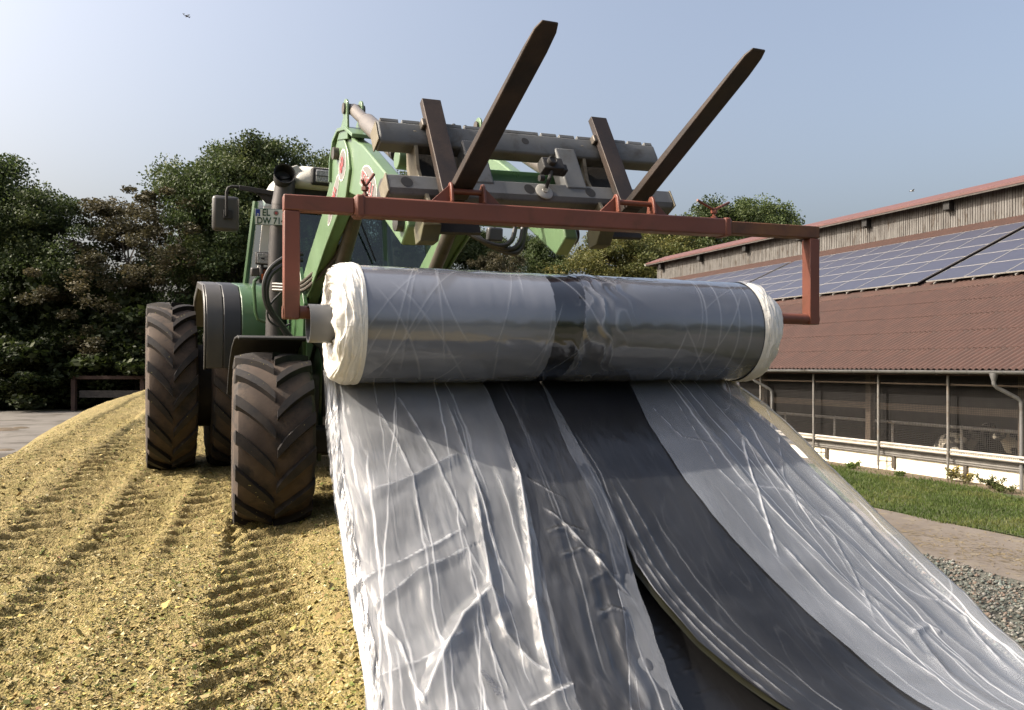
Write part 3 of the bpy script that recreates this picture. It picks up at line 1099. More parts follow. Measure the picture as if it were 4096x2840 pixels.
def tree_meshes(name, seed, ht, rad, base, n_sub, n_clump, n_leaf, size, clump_r=(0.55, 1.0), trunk_r=0.28, spread=0.6):
    rng = np.random.default_rng(seed)
    subs = []
    for i in range(n_sub):
        t = (i + 0.5) / n_sub
        z = ht * (base + (0.97 - base) * t)
        prof = math.sin(math.pi * min(0.97, 0.16 + 0.80 * t)) ** 0.75
        a = i * 2.4 + rng.uniform(-0.5, 0.5)
        rr = rad * spread * prof * rng.uniform(0.45, 1.0)
        sr = rad * rng.uniform(0.34, 0.55) * (0.6 + 0.5 * prof)
        z = min(z, ht - sr * 0.8)
        subs.append((np.array([math.cos(a) * rr, math.sin(a) * rr, z]), sr))
    cents, rads = [], []
    for i in range(n_clump):
        c, sr = subs[rng.integers(0, n_sub)]
        g = rng.normal(0, 1, 3)
        g /= np.linalg.norm(g)
        cents.append(c + g * sr * rng.uniform(0.55, 1.1) * np.array([1, 1, 0.8]))
        rads.append(rng.uniform(*clump_r))
    cents, rads = np.array(cents), np.array(rads)
    shade = np.clip(rng.normal(0.42, 0.2, n_clump), 0, 1)
    vs, f, lf = leaf_cloud(cents, rads, n_leaf, size, rng, shade)
    crown = np_mesh(name + '_crown', vs, f, smooth=False, attrs={'leaf': lf})
    tb = MB()
    lean = rng.uniform(-0.04, 0.04, 2)
    tp = [V(lean[0] * ht * t * t, lean[1] * ht * t * t, ht * t) for t in (-0.02, 0.06, 0.2, 0.4, 0.6, 0.8)]
    tb.tube(tp, [trunk_r * k for k in (1.35, 1.05, 0.85, 0.62, 0.38, 0.14)], 9)
    for i in range(n_sub):
        c, sr = subs[i]
        z0 = max(ht * 0.14, c[2] - rad * 0.8)
        t0 = min(z0 / ht, 0.78)
        p0 = V(lean[0] * ht * t0 * t0, lean[1] * ht * t0 * t0, ht * t0)
        pm = p0.lerp(Vector(c), 0.55) + V(0, 0, 0.3)
        r0 = trunk_r * (0.55 - 0.4 * t0)
        tb.tube([p0, pm, Vector(c)], [r0, r0 * 0.6, r0 * 0.25], 6)
        for j in range(3):
            q = cents[rng.integers(0, n_clump)]
            best = min(range(n_clump), key=lambda k: np.linalg.norm(cents[k] - c) + rng.random() * sr)
            q = cents[best]
            tb.tube([Vector(c) * 0.5 + pm * 0.5, (Vector(c) + Vector(q)) / 2, Vector(q)], [r0 * 0.4, r0 * 0.25, r0 * 0.08], 5)
    trunk = tb.mesh(name + '_trunk', fix=False)
    return crown, trunk


TREES = {
    'oak_a': tree_meshes('oak_a', 11, 17, 6.0, 0.07, 22, 300, 95000, 0.10, (0.7, 1.5)),
    'oak_b': tree_meshes('oak_b', 23, 17, 6.4, 0.06, 23, 310, 95000, 0.10, (0.7, 1.5)),
    'oak_c': tree_meshes('oak_c', 37, 17, 5.6, 0.07, 21, 290, 90000, 0.10, (0.7, 1.5)),
    'autumn': tree_meshes('autumn', 41, 15, 5.8, 0.05, 21, 280, 86000, 0.10, (0.7, 1.4)),
    'birch': tree_meshes('birch', 53, 15, 4.4, 0.08, 20, 260, 46000, 0.085, (0.4, 0.8), 0.16, 0.7),
    'bush': tree_meshes('bush', 67, 4.5, 2.6, 0.02, 9, 70, 12000, 0.10, (0.4, 0.7), 0.09, 0.7),
}
for k, m1 in (('oak_a', 'oak'), ('oak_b', 'oak'), ('oak_c', 'oak'), ('autumn', 'autumn'), ('birch', 'brownleaf'), ('bush', 'bush')):
    TREES[k][0].materials.append(MT[m1])
    TREES[k][1].materials.append(MT['birchbark'] if k == 'birch' else MT['bark'])


def tree(name, kind, u, topv, y, label, group, rot=0.0, wide=1.0, cat='tree'):
    base_h = {'oak_a': 17, 'oak_b': 17, 'oak_c': 17, 'autumn': 15, 'birch': 15, 'bush': 4.5}[kind]
    x = (u - 512) / FPX * y
    top = H + (HOR - topv) / FPX * y
    s = top / base_h
    t = thing(name, (x, y, -0.1), label, cat, group)
    t.rotation_euler = (0, 0, rot)
    t.scale = (s * wide, s * wide, s)
    for me, nm in zip(TREES[kind], ('crown', 'trunk')):
        o = bpy.data.objects.new(nm, me)
        COL.objects.link(o)
        o.parent = t
    return t


G1 = 'trees along the yard edge'
G2 = 'trees behind the barn'
tree('oak_tree', 'oak_a', -22, 152, 60, 'tall dark green tree at the left picture edge', G1, 0.4, 1.1)
tree('oak_tree', 'oak_c', 40, 185, 59, 'dark green tree second from the left edge, lower than its neighbour', G1, 1.9, 1.05)
tree('oak_tree', 'bush', 92, 268, 60, 'low dark shrubby tree under the brown tree', G1, 0.2, 1.15)
tree('birch_tree', 'birch', 130, 186, 60, 'thin brown leaved tree between the dark green trees', G1, 1.1, 1.35)
tree('oak_tree', 'oak_b', 205, 158, 64, 'broad dark green tree left of the tractor mirror', G1, 2.6, 1.0)
tree('oak_tree', 'oak_a', 272, 137, 66, 'tallest dark green tree right behind the tractor exhaust', G1, 4.0, 0.95)
tree('oak_tree', 'oak_c', 240, 150, 70, 'dark green tree behind the wing mirror, between two taller crowns', G1, 3.3, 0.95)
tree('oak_tree', 'oak_c', 338, 147, 74, 'dark green tree top showing left of the loader arm', G1, 0.7, 0.8)
tree('oak_tree', 'oak_b', 405, 172, 78, 'dark green tree seen behind the tractor cab windows', G1, 5.0, 0.8)
tree('oak_tree', 'oak_c', 478, 226, 82, 'dark tree behind the right loader arm', G2, 2.2, 0.95)
tree('birch_tree', 'birch', 494, 244, 74, 'pale feathery small tree just above the film roll', G2, 0.3, 0.9)
tree('oak_tree', 'oak_a', 540, 234, 86, 'dark green tree above the middle of the film roll', G2, 3.2, 0.9)
tree('oak_tree', 'autumn', 612, 231, 84, 'yellowing green tree left of the barn gable', G2, 1.0, 1.15)
tree('oak_tree', 'autumn', 660, 224, 92, 'yellowing tree directly behind the end of the barn ridge', G2, 2.9, 1.15)
tree('oak_tree', 'oak_b', 716, 201, 96, 'highest green tree rising over the barn ridge', G2, 0.9, 1.15)
tree('oak_tree', 'oak_c', 766, 198, 98, 'green tree over the barn ridge, rightmost of all', G2, 2.4, 1.0)
G3 = 'shrubs along the yard edge'
for i, (u, tv, y, lb) in enumerate([
        (-10, 318, 57, 'dark shrub at the far left beside the yard'), (28, 330, 56.5, 'dark shrub left of the brown timber rail'),
        (62, 322, 58.5, 'dark shrub behind the left end of the timber rail'), (100, 300, 59, 'tall dark shrub behind the middle of the timber rail'),
        (138, 322, 58.5, 'dark shrub behind the timber rail beside the rear tyre'), (180, 300, 60, 'dark shrub hidden behind the rear tyres'),
        (228, 296, 62, 'dark shrub behind the rear mudguard'), (300, 300, 66, 'dark shrub behind the tractor bonnet')]):
    tree('shrub', 'bush', u, tv, y, lb, G3, i * 1.3, 1.15 + 0.2 * (i % 3), 'shrub')

# the wood behind the camera that the plastic mirrors
def wood_behind():
    rng = np.random.default_rng(77)
    cents, rads = [], []
    for i in range(92):
        a = math.pi * (0.735 + 1.20 * i / 91)
        r = rng.uniform(70, 90)
        h = rng.uniform(9, 16)
        for j in range(12):
            cents.append((math.cos(a) * r + rng.normal(0, 2), math.sin(a) * r + rng.normal(0, 2), rng.uniform(0.5, h)))
            rads.append(rng.uniform(1.6, 2.8))
    cents, rads = np.array(cents), np.array(rads)
    vs, f, lf = leaf_cloud(cents, rads, 70000, 0.42, rng, np.clip(rng.normal(0.4, 0.2, len(cents)), 0, 1))
    o = put('woodland', np_mesh('woodland', vs, f, smooth=False, attrs={'leaf': lf}), MT['oak'])
    tag(o, 'dark green belt of trees across the fields', None, None, 'stuff')


wood_behind()

# ================================================================= BARN
barn = thing('cattle_barn', BP(10, 8, 0), 'long cattle barn with red brown corrugated roof and open side', 'barn')
LE0, LE1 = -10.0, 40.2
EAVE_W, EAVE_Z = -0.6, 2.95
ANG = math.atan2(9.69 - EAVE_Z, 15.0 - EAVE_W)
SD = (BW * math.cos(ANG) + ZU * math.sin(ANG)).normalized()
RN = (-BD).cross(SD).normalized()


def RP(l, s, n=0.0):
    """point on the roof: along the barn, up the slope, above the sheets"""
    return BP(l, EAVE_W, EAVE_Z) + SD * s + RN * n


def proj(p):
    d = p - CAM
    return 512 + d.x / d.y * FPX, HOR - d.z / d.y * FPX


SW, SL, SLAP = 0.177 * 6, 1.42, 1.56
sx = np.linspace(0, SW, 6 * 6 + 1)
sy = np.array([0.0, SLAP])
Y2, X2 = np.meshgrid(sy, sx, indexing='ij')
Z2 = 0.030 * np.sin(2 * np.pi * X2 / 0.177) + 0.022 * (1 - Y2 / SLAP)
svs = np.stack([X2, Y2, Z2], -1).reshape(-1, 3)
low = svs[:len(sx)].copy()
low[:, 2] -= 0.008
sfs = grid_faces(2, len(sx))
lip = np.stack([np.arange(len(sx) - 1) + 2 * len(sx), np.arange(1, len(sx)) + 2 * len(sx), np.arange(1, len(sx)), np.arange(len(sx) - 1)], -1)
svs = np.concatenate([svs, low])
sfs = np.concatenate([sfs, lip])
roof_part = part('roof', barn, BP(10, 8, 6))
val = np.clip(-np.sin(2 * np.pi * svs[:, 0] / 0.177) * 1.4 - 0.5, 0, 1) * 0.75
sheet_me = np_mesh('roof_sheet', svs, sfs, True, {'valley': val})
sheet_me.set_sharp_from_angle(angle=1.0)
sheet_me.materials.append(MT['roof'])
ROT = Matrix((-BD, SD, RN)).transposed().to_4x4()
ncol = int((LE1 - LE0) / SW)
rest_v, rest_f = [], []
rot_np = np.array(ROT.to_3x3())
base_n = 0
n_single = 0
for r_ in range(12):
    for c_ in range(ncol):
        l = LE1 - c_ * SW                      # sheet x axis runs towards the camera
        o3 = RP(l, r_ * SL, 0.004 * ((c_ + r_) % 2))
        u, v = proj(RP(l - SW / 2, r_ * SL + SL / 2))
        hidden = (7.3 < (r_ + 0.5) * SL < 14.2)
        if -20 < u < 1060 and u > 640 and v > 150 and not hidden and o3.y > 4 and n_single < 290:
            o = bpy.data.objects.new('roof_sheet', sheet_me)
            COL.objects.link(o)
            o.matrix_world = Matrix.Translation(o3) @ ROT
            o.parent = roof_part
            o.matrix_parent_inverse = world_of(roof_part).inverted()
            n_single += 1
        else:
            rest_v.append(svs @ rot_np.T + np.array(o3))
            rest_f.append(sfs + base_n)
            base_n += len(svs)
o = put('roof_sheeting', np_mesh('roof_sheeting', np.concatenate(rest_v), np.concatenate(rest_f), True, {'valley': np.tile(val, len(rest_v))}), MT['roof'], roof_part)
o['kind'] = 'stuff'
# dark boarding under the sheets and the far slope
mb = MB()
for (w0, z0, w1, z1) in ((EAVE_W + 0.05, EAVE_Z - 0.10, 15.0, 9.56), (33.0, 2.9, 17.2, 9.56)):
    a, b, c, d = BP(LE0, w0, z0), BP(LE1, w0, z0), BP(LE1, w1, z1), BP(LE0, w1, z1)
    mb.add([a, b, c, d, a - ZU * 0.05, b - ZU * 0.05, c - ZU * 0.05, d - ZU * 0.05],
           [(0, 1, 2, 3), (7, 6, 5, 4), (0, 4, 5, 1), (1, 5, 6, 2), (2, 6, 7, 3), (3, 7, 4, 0)])
mb.build('roof_deck', MT['roof'], roof_part)
# ridge lantern: boards, cap, hoods
boards = MB()
k = 0
l = LE0
while l < LE1 - 0.3:
    wd_ = 0.13
    off = 0.010 * ((k * 7) % 3) / 2
    boards.obox(BP(l + wd_ / 2, 15.0 - off, 10.37), BD * (wd_ / 2 - 0.017), BW * 0.012, ZU * (0.665 + 0.02 * ((k * 5) % 4) / 3))
    l += wd_
    k += 1
o = boards.build('lantern_boards', MT['plank'], roof_part, smooth=0, fix=False)
o['kind'] = 'stuff'
mb = MB()
mb.obox(BP(15, 15.2, 10.3), BD * 25.1, BW * 0.06, ZU * 0.70)
mb.obox(BP(15, 17.2, 10.3), BD * 25.1, BW * 0.06, ZU * 0.70)
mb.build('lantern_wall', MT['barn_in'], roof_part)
mb = MB()
mb.prism([(14.45, 11.02), (16.2, 11.62), (17.95, 11.02), (17.95, 11.10), (16.2, 11.74), (14.45, 11.13)], OB, BW, ZU, BD, LE0, LE1 + 0.5)
mb.build('ridge_cap', MT['ridgecap'], roof_part)
mb = MB()
mb.obox(BP(15.2, 14.5, 10.98), BD * 25.6, BW * 0.03, ZU * 0.045)
mb.build('ridge_fascia', MT['greyplank'], roof_part)
mb = MB()
mb.obox(BP(LE1 + 0.45, 14.9, 10.99), BD * 0.04, BW * 0.55, ZU * 0.09)
mb.build('ridge_bargeboard', MT['white_roof'], roof_part)
for l in (4, 9, 14, 19, 24, 29, 34, 39):
    mb = MB()
    mb.prism([(14.62, 10.55), (14.96, 10.50), (14.96, 10.92), (14.62, 10.92)], OB, BW, ZU, BD, l - 0.16, l + 0.16)
    mb.build('rafter_end', MT['black'], roof_part)

# walls
mb = MB()
mb.obox(BP(15, 0.12, 0.31), BD * 25.1, BW * 0.12, ZU * 0.37)
mb.build('base_wall', MT['whitewall'], barn, bevel=0.01)
mb = MB()
mb.obox(BP(15, 0.12, 0.69), BD * 25.1, BW * 0.15, ZU * 0.018)
mb.build('wall_coping', MT['whitewall'], barn)
mb = MB()
for i in range(4):
    mb.tube([BP(LE0, -0.05 - 0.015 * (i % 2), 0.45 + i * 0.055), BP(LE1, -0.05 - 0.015 * (i % 2), 0.45 + i * 0.055)], 0.033, 8)
mb.build('rolled_curtain', M('grey_curtain', (0.22, 0.205, 0.185), (0.16, 0.15, 0.135), 4, 0.7), barn)
for z, r_ in ((0.80, 0.038), (0.70, 0.034)):
    mb = MB()
    mb.tube([BP(LE0, -0.20, z), BP(LE1, -0.20, z)], r_, 10)
    mb.build('front_rail', M('pale_rail', (0.62, 0.58, 0.52), (0.52, 0.48, 0.42), 3, 0.45, metal=0.2), barn)
posts_l = [-0.7, 1.78, 4.1, 6.72, 9.3, 11.9, 14.5, 17.1, 19.7, 22.3, 24.9, 27.5]
for l in posts_l:
    mb = MB()
    mb.tube([BP(l, -0.26, 0.12), BP(l, -0.26, 2.80)], 0.035, 10)
    po = mb.build('curtain_post', MT['steelpost'], barn)
    mb = MB()
    mb.bar(BP(l + 0.05, -0.27, 0.26), BP(l - 0.32, -0.03, 0.27), 0.02, 0.03)
    mb.tube([BP(l, -0.26, 0.0), BP(l, -0.26, 0.14)], 0.018, 8)
    mb.build('post_bracket', MT['pin'], po)
    mb = MB()
    mb.obox(BP(l - 0.35, -0.04, 0.24), BD * 0.05, BW * 0.04, ZU * 0.17)
    mb.build('winch_box', MT['pin'], barn, bevel=0.01)
mb = MB()
mb.tube([BP(LE0, -0.2, 2.55), BP(LE1, -0.2, 2.55)], 0.025, 8)
mb.build('head_rail', MT['timber'], barn)
# wind net
me = bpy.data.meshes.new('wind_net')
me.from_pydata([BP(LE0, 0.02, 0.71), BP(LE1, 0.02, 0.71), BP(LE1, 0.02, 2.85), BP(LE0, 0.02, 2.85)], [], [(0, 1, 2, 3)])
uvl = me.uv_layers.new(name='UVMap')
for i, c in enumerate([(0, 0), (LE1 - LE0, 0), (LE1 - LE0, 2.14), (0, 2.14)]):
    uvl.data[i].uv = c
put('wind_net', me, MT['net'], barn)
# inside
mb = MB()
mb.obox(BP(15, 16, 0.14), BD * 25.1, BW * 15.7, ZU * 0.14)
mb.build('bedding_floor', MT['straw'], barn)
mb = MB()
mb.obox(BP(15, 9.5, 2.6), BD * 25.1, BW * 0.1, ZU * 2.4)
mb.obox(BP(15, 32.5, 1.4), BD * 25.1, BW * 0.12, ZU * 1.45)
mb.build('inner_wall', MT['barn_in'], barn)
for lz in (LE0 - 0.1, LE1 - 0.3):
    mb = MB()
    mb.prism([(0.3, 0), (32, 0), (32, 2.85), (17.2, 9.5), (15, 9.5), (0.3, 3.0)], OB, BW, ZU, BD, lz, lz + 0.14)
    mb.build('gable_wall', MT['timber'], barn)
for l in [0.46 + 5 * i for i in range(-1, 7)]:
    mb = MB()
    mb.obox(BP(l, 0.85, 1.7), BD * 0.10, BW * 0.10, ZU * 1.5)
    mb.build('timber_column', MT['timber'], barn, bevel=0.01)
mb = MB()
mb.obox(BP(15, 1.02, 1.80), BD * 25.0, BW * 0.03, ZU * 0.11)
mb.build('timber_rail', MT['timber'], barn)
mb = MB()
mb.tube([BP(LE0, 1.3, 1.30), BP(LE1, 1.3, 1.30)], 0.045, 10)
mb.build('stall_rail', MT['steelpost'], barn)
for l in [-2.2 + 2.4 * i for i in range(14)]:
    mb = MB()
    mb.tube([BP(l, 1.3, 0.2), BP(l, 1.3, 1.36)], 0.04, 8)
    mb.build('stall_post', MT['steelpost'], barn)
# gutter
mb = MB()
n = 10
gp = []
for i in range(n + 1):
    a = math.pi * i / n
    gp.append((-0.66 - 0.085 * math.cos(a), 2.93 - 0.085 * math.sin(a)))
gi = [(-0.66 - 0.078 * math.cos(math.pi * i / n), 2.934 - 0.078 * math.sin(math.pi * i / n)) for i in range(n + 1)]
mb.prism(gp + gi[::-1], OB, BW, ZU, BD, LE0, LE1)
gut = mb.build('gutter', MT['gutter'], barn)
gb = MB()
gb.tube([V(-0.09, 0, 0), V(-0.085, 0, -0.03), V(-0.064, 0, -0.064), V(-0.03, 0, -0.086), V(0, 0, -0.091), V(0.03, 0, -0.086), V(0.064, 0, -0.064), V(0.085, 0, -0.03), V(0.09, 0, 0)], 0.009, 5)
gbm = gb.mesh('gutter_bracket')
gbm.materials.append(MT['gutter'])
for i in range(26):
    o = bpy.data.objects.new('gutter_bracket', gbm)
    COL.objects.link(o)
    o.matrix_world = Matrix.Translation(BP(-2 + i * 0.95, -0.66, 2.93)) @ Matrix((BW, BD, ZU)).transposed().to_4x4()
    o.parent = gut
    o.matrix_parent_inverse = world_of(gut).inverted()
for l in (0.17, 9.2, 18.5):
    mb = MB()
    mb.lathe([(0, 0.10), (-0.10, 0.085), (-0.2, 0.052)], BP(l, -0.66, 2.88), ZU, 14)
    mb.tube([BP(l, -0.66, 2.72), BP(l, -0.66, 2.60), BP(l - 0.03, -0.60, 2.52), BP(l - 0.27, -0.20, 2.26), BP(l - 0.31, -0.12, 2.18), BP(l - 0.31, -0.10, 2.0), BP(l - 0.31, -0.10, -0.05)], 0.05, 12)
    mb.build('downpipe', MT['gutter'], barn)

# solar arrays
FRM = MB()
pw, ph = 1.0, 1.0
CELL = MB()


def panel_mesh(pw, ph):
    t = 0.017
    fm = MB()
    for (x0, y0, x1, y1) in ((0, 0, pw, t), (0, ph - t, pw, ph), (0, t, t, ph - t), (pw - t, t, pw, ph - t)):
        fm.box((x0, y0, 0), (x1, y1, 0.045))
    a = fm.mesh('panel_frame', 0)
    a.materials.append(MT['alu'])
    cm = MB()
    cm.box((t, t, 0.012), (pw - t, ph - t, 0.038))
    b = cm.mesh('cell_glass', 0)
    b.materials.append(MT['cells'])
    return a, b


SB, ST = (6.55 - EAVE_W) / math.cos(ANG), (13.05 - EAVE_W) / math.cos(ANG)
NR = 5
ph = (ST - SB) / NR
for ai, (l0, l1, nc, lb) in enumerate([(-1.2, 8.2, 6, 'blue solar array nearest the right picture edge on barn roof'),
                                       (8.55, 22.4, 9, 'blue solar array in the middle of the barn roof'),
                                       (22.7, 36.5, 9, 'farthest blue solar array on the barn roof')]):
    st = thing('solar_array', RP((l0 + l1) / 2, SB, 0.05), lb, 'solar panels', 'solar arrays on the barn roof')
    pw = (l1 - l0) / nc
    fa, ca = panel_mesh(pw - 0.02, ph - 0.02)
    for r_ in range(NR):
        for c_ in range(nc):
            mw = Matrix.Translation(RP(l1 - c_ * pw, SB + r_ * ph, 0.15)) @ ROT
            po = bpy.data.objects.new('solar_panel', fa)
            COL.objects.link(po)
            po.matrix_world = mw
            po.parent = st
            po.matrix_parent_inverse = world_of(st).inverted()
            co = bpy.data.objects.new('cell_glass', ca)
            COL.objects.link(co)
            co.parent = po
    for i in range(nc * 2):
        mb = MB()
        l = l0 + (i + (0.28 if i % 2 == 0 else 0.72) - (i % 2)) * pw / 1.0 if False else l0 + (i // 2 + (0.25 if i % 2 == 0 else 0.75)) * pw
        mb.bar(RP(l, SB - 0.10, 0.10), RP(l, ST + 0.05, 0.10), 0.045, 0.05, RN)
        mb.build('mounting_rail', MT['alu'], st)

# ================================================================= TRACTOR
A = V(math.cos(R(25)), math.sin(R(25)), 0)           # towards the picture's right along the axles
BKH = V(-math.sin(R(25)), math.cos(R(25)), 0)        # backwards, level
TO = V(-1.316, 7.94, H - 1.475)                      # ground under the front axle
BK = (BKH + ZU * 0.088).normalized()
UT = A.cross(BK).normalized()


def TP(a, s, h):
    return TO + A * a + BK * s + UT * h


def ts(u, v, s):
    return hit(u, v, TP(0, s, 0), BK)


trac = thing('tractor', TO, 'green tractor with dual rear tyres facing the camera on the silage heap', 'tractor')
TROT = Matrix((A, BK, UT)).transposed().to_4x4()


def tyre_meshes(name, Ro, w, rr, nl, sweep, lugh=0.05):
    rb = Ro - lugh
    hw = w / 2
    prof = [(-0.36 * w, rr - 0.02), (-0.47 * w, rr + 0.03), (-0.53 * w, (rr + rb) / 2), (-0.52 * w, rb - 0.09), (-0.47 * w, rb - 0.03), (-0.38 * w, rb - 0.008),
            (-0.2 * w, rb), (0, rb + 0.004)]
    prof = prof + [(-x, r) for x, r in prof[:-1][::-1]]
    c = MB()
    c.lathe(prof, V(0, 0, 0), V(1, 0, 0), 72)
    carc = c.mesh(name + '_tyre', 0.7)
    carc.materials.append(MT['rubber'])
    t = MB()
    for sg in (-1, 1):
        for k in range(nl):
            ph0 = 2 * math.pi * (k + (0.5 if sg > 0 else 0.0)) / nl
            vs, fs = [], []
            n = 7
            for j in range(n):
                f = j / (n - 1)
                x = sg * (0.012 * w + (0.505 - 0.012) * w * f)
                ph = ph0 - sweep * (f ** 0.85)
                rt = Ro - 0.035 * f * f
                rbs = rb - 0.01 - 0.045 * f * f
                wt = (0.042 + 0.012 * f) / Ro * (0.75 if j == 0 else 1)
                wb_ = wt + 0.016 / Ro
                for (dp, r_) in ((-wb_, rbs), (-wt, rt), (wt, rt), (wb_, rbs)):
                    vs.append(V(x, -math.sin(ph + dp) * r_, math.cos(ph + dp) * r_))
            # shoulder end runs down the sidewall
            ph = ph0 - sweep * 1.03
            for (dp, r_) in ((-0.04 / Ro, Ro - 0.15), (-0.028 / Ro, Ro - 0.125), (0.028 / Ro, Ro - 0.125), (0.04 / Ro, Ro - 0.15)):
                vs.append(V(sg * (0.528 * w), -math.sin(ph + dp) * r_, math.cos(ph + dp) * r_))
            for j in range(n):
                for q in range(3):
                    fs.append((j * 4 + q, j * 4 + q + 1, j * 4 + q + 5, j * 4 + q + 4))
            fs.append((0, 1, 2, 3))
            fs.append((n * 4, n * 4 + 1, n * 4 + 2, n * 4 + 3))
            t.add(vs, fs)
    tread = t.mesh(name + '_tread', 0.5)
    tread.materials.append(MT['tread'])
    m = MB()
    rp = [(-0.40 * w, rr + 0.02), (-0.38 * w, rr - 0.035), (-0.30 * w, rr - 0.05), (-0.12 * w, rr - 0.07), (-0.10 * w, rr * 0.72), (-0.20 * w, rr * 0.62), (-0.20 * w, rr * 0.30), (-0.34 * w, rr * 0.27), (-0.36 * w, 0.02)]
    m.lathe(rp, V(0, 0, 0), V(1, 0, 0), 40)
    m.lathe([(0.40 * w, rr + 0.02), (0.36 * w, rr - 0.05), (0.0, rr - 0.07), (-0.1 * w, rr * 0.7), (-0.1 * w, 0.02)], V(0, 0, 0), V(1, 0, 0), 40)
    for i in range(8):
        a = 2 * math.pi * i / 8
        m.tube([V(-0.24 * w, math.cos(a) * rr * 0.46, math.sin(a) * rr * 0.46), V(-0.19 * w, math.cos(a) * rr * 0.46, math.sin(a) * rr * 0.46)], 0.018, 6)
    rim = m.mesh(name + '_rim', 0.6)
    rim.materials.append(MT['rim'])
    return carc, tread, rim


def wheel(meshes, a, s, h, phase=0.0, flip=False, steer=0.0):
    w = bpy.data.objects.new('wheel', None)
    w.empty_display_size = 0.3
    COL.objects.link(w)
    w.matrix_world = Matrix.Translation(TP(a, s, h)) @ TROT @ Matrix.Rotation(steer, 4, 'Z') @ Matrix.Rotation(phase, 4, 'X') @ (Matrix.Rotation(math.pi, 4, 'Z') @ Matrix.Rotation(math.pi, 4, 'X') if flip else Matrix())
    w.parent = trac
    w.matrix_parent_inverse = world_of(trac).inverted()
    for me, nm in zip(meshes, ('tyre', 'tread', 'rim')):
        o = bpy.data.objects.new(nm, me)
        COL.objects.link(o)
        o.parent = w
    return w


FT_ = tyre_meshes('front', 0.81, 0.645, 0.40, 15, 0.40, 0.06)
RT_ = tyre_meshes('rear', 1.01, 0.62, 0.53, 19, 0.36, 0.06)
DT_ = tyre_meshes('dual', 1.01, 0.51, 0.53, 19, 0.32, 0.055)
tag(wheel(FT_, -1.05, 0, 0.80, 0.09, False, R(-5)), 'large front wheel in front of the rear wheels')
wheel(FT_, 1.05, 0, 0.80, 0.3, True, R(-5))
wheel(RT_, -1.08, 2.85, 0.99, 0.1)
tag(wheel(DT_, -1.82, 2.85, 0.99, 0.22), 'outermost dual rear wheel')
wheel(RT_, 1.08, 2.85, 0.99, 0.1, True)
wheel(DT_, 1.82, 2.85, 0.99, 0.0, True)
for sg in (-1, 1):
    mb = MB()
    mb.lathe([(sg * 1.30, 0.50), (sg * 1.62, 0.50), (sg * 1.62, 0.46), (sg * 1.30, 0.46)], TP(0, 2.85, 0.99), A, 36, True)
    mb.build('dual_spacer_ring', MT['under'], trac)

# axles, engine block and belly
mb = MB()
mb.bar(TP(-0.95, 0, 0.78), TP(0.95, 0, 0.78), 0.22, 0.24, UT)
mb.lathe([(-1.12, 0.02), (-1.12, 0.15), (-0.85, 0.2), (-0.75, 0.16)], TP(0, 0, 0.8), A, 20)
mb.build('front_axle', MT['under'], trac, bevel=0.02)
mb = MB()
mb.bar(TP(-1.05, 2.85, 0.99), TP(1.05, 2.85, 0.99), 0.36, 0.36, UT)
mb.build('rear_axle', MT['under'], trac, bevel=0.03)
mb = MB()
mb.obox(TP(0, 1.2, 0.85), A * 0.30, BK * 2.0, UT * 0.28)
mb.obox(TP(0, 1.9, 0.9), A * 0.75, BK * 0.55, UT * 0.35)
mb.obox(TP(-0.75, 1.0, 0.62), A * 0.18, BK * 0.12, UT * 0.05)
mb.obox(TP(0, 0.9, 0.55), A * 0.85, BK * 0.10, UT * 0.09)
mb.build('chassis', MT['under'], trac, bevel=0.02)
# bonnet
mb = MB()
sec = []
for s, hw, hb, htop in ((-0.85, 0.30, 1.05, 1.55), (-0.78, 0.38, 1.0, 1.78), (-0.4, 0.42, 1.0, 1.92), (0.5, 0.44, 1.0, 2.12), (1.35, 0.47, 1.05, 2.28)):
    ring = []
    for a, h in ((-hw, hb), (-hw, htop - 0.18), (-hw * 0.86, htop - 0.05), (-hw * 0.5, htop), (hw * 0.5, htop), (hw * 0.86, htop - 0.05), (hw, htop - 0.18), (hw, hb)):
        ring.append(TP(a, s, h))
    sec.append(ring)
vs = [p for r_ in sec for p in r_]
fs = []
for i in range(4):
    for j in range(7):
        fs.append((i * 8 + j, i * 8 + j + 1, i * 8 + j + 9, i * 8 + j + 8))
fs.append(tuple(range(8)))
mb.add(vs, fs)
hood = mb.build('bonnet', MT['fendt'], trac)
mb = MB()
mb.obox(TP(0, -0.86, 1.3), A * 0.26, BK * 0.012, UT * 0.2)
mb.build('grille', MT['black'], hood, bevel=0.005)
for sg in (-1, 1):
    mb = MB()
    mb.obox(TP(sg * 0.2, -0.865, 1.55), A * 0.09, BK * 0.02, UT * 0.05)
    mb.build('headlight', MT['lamp'], hood, bevel=0.01)

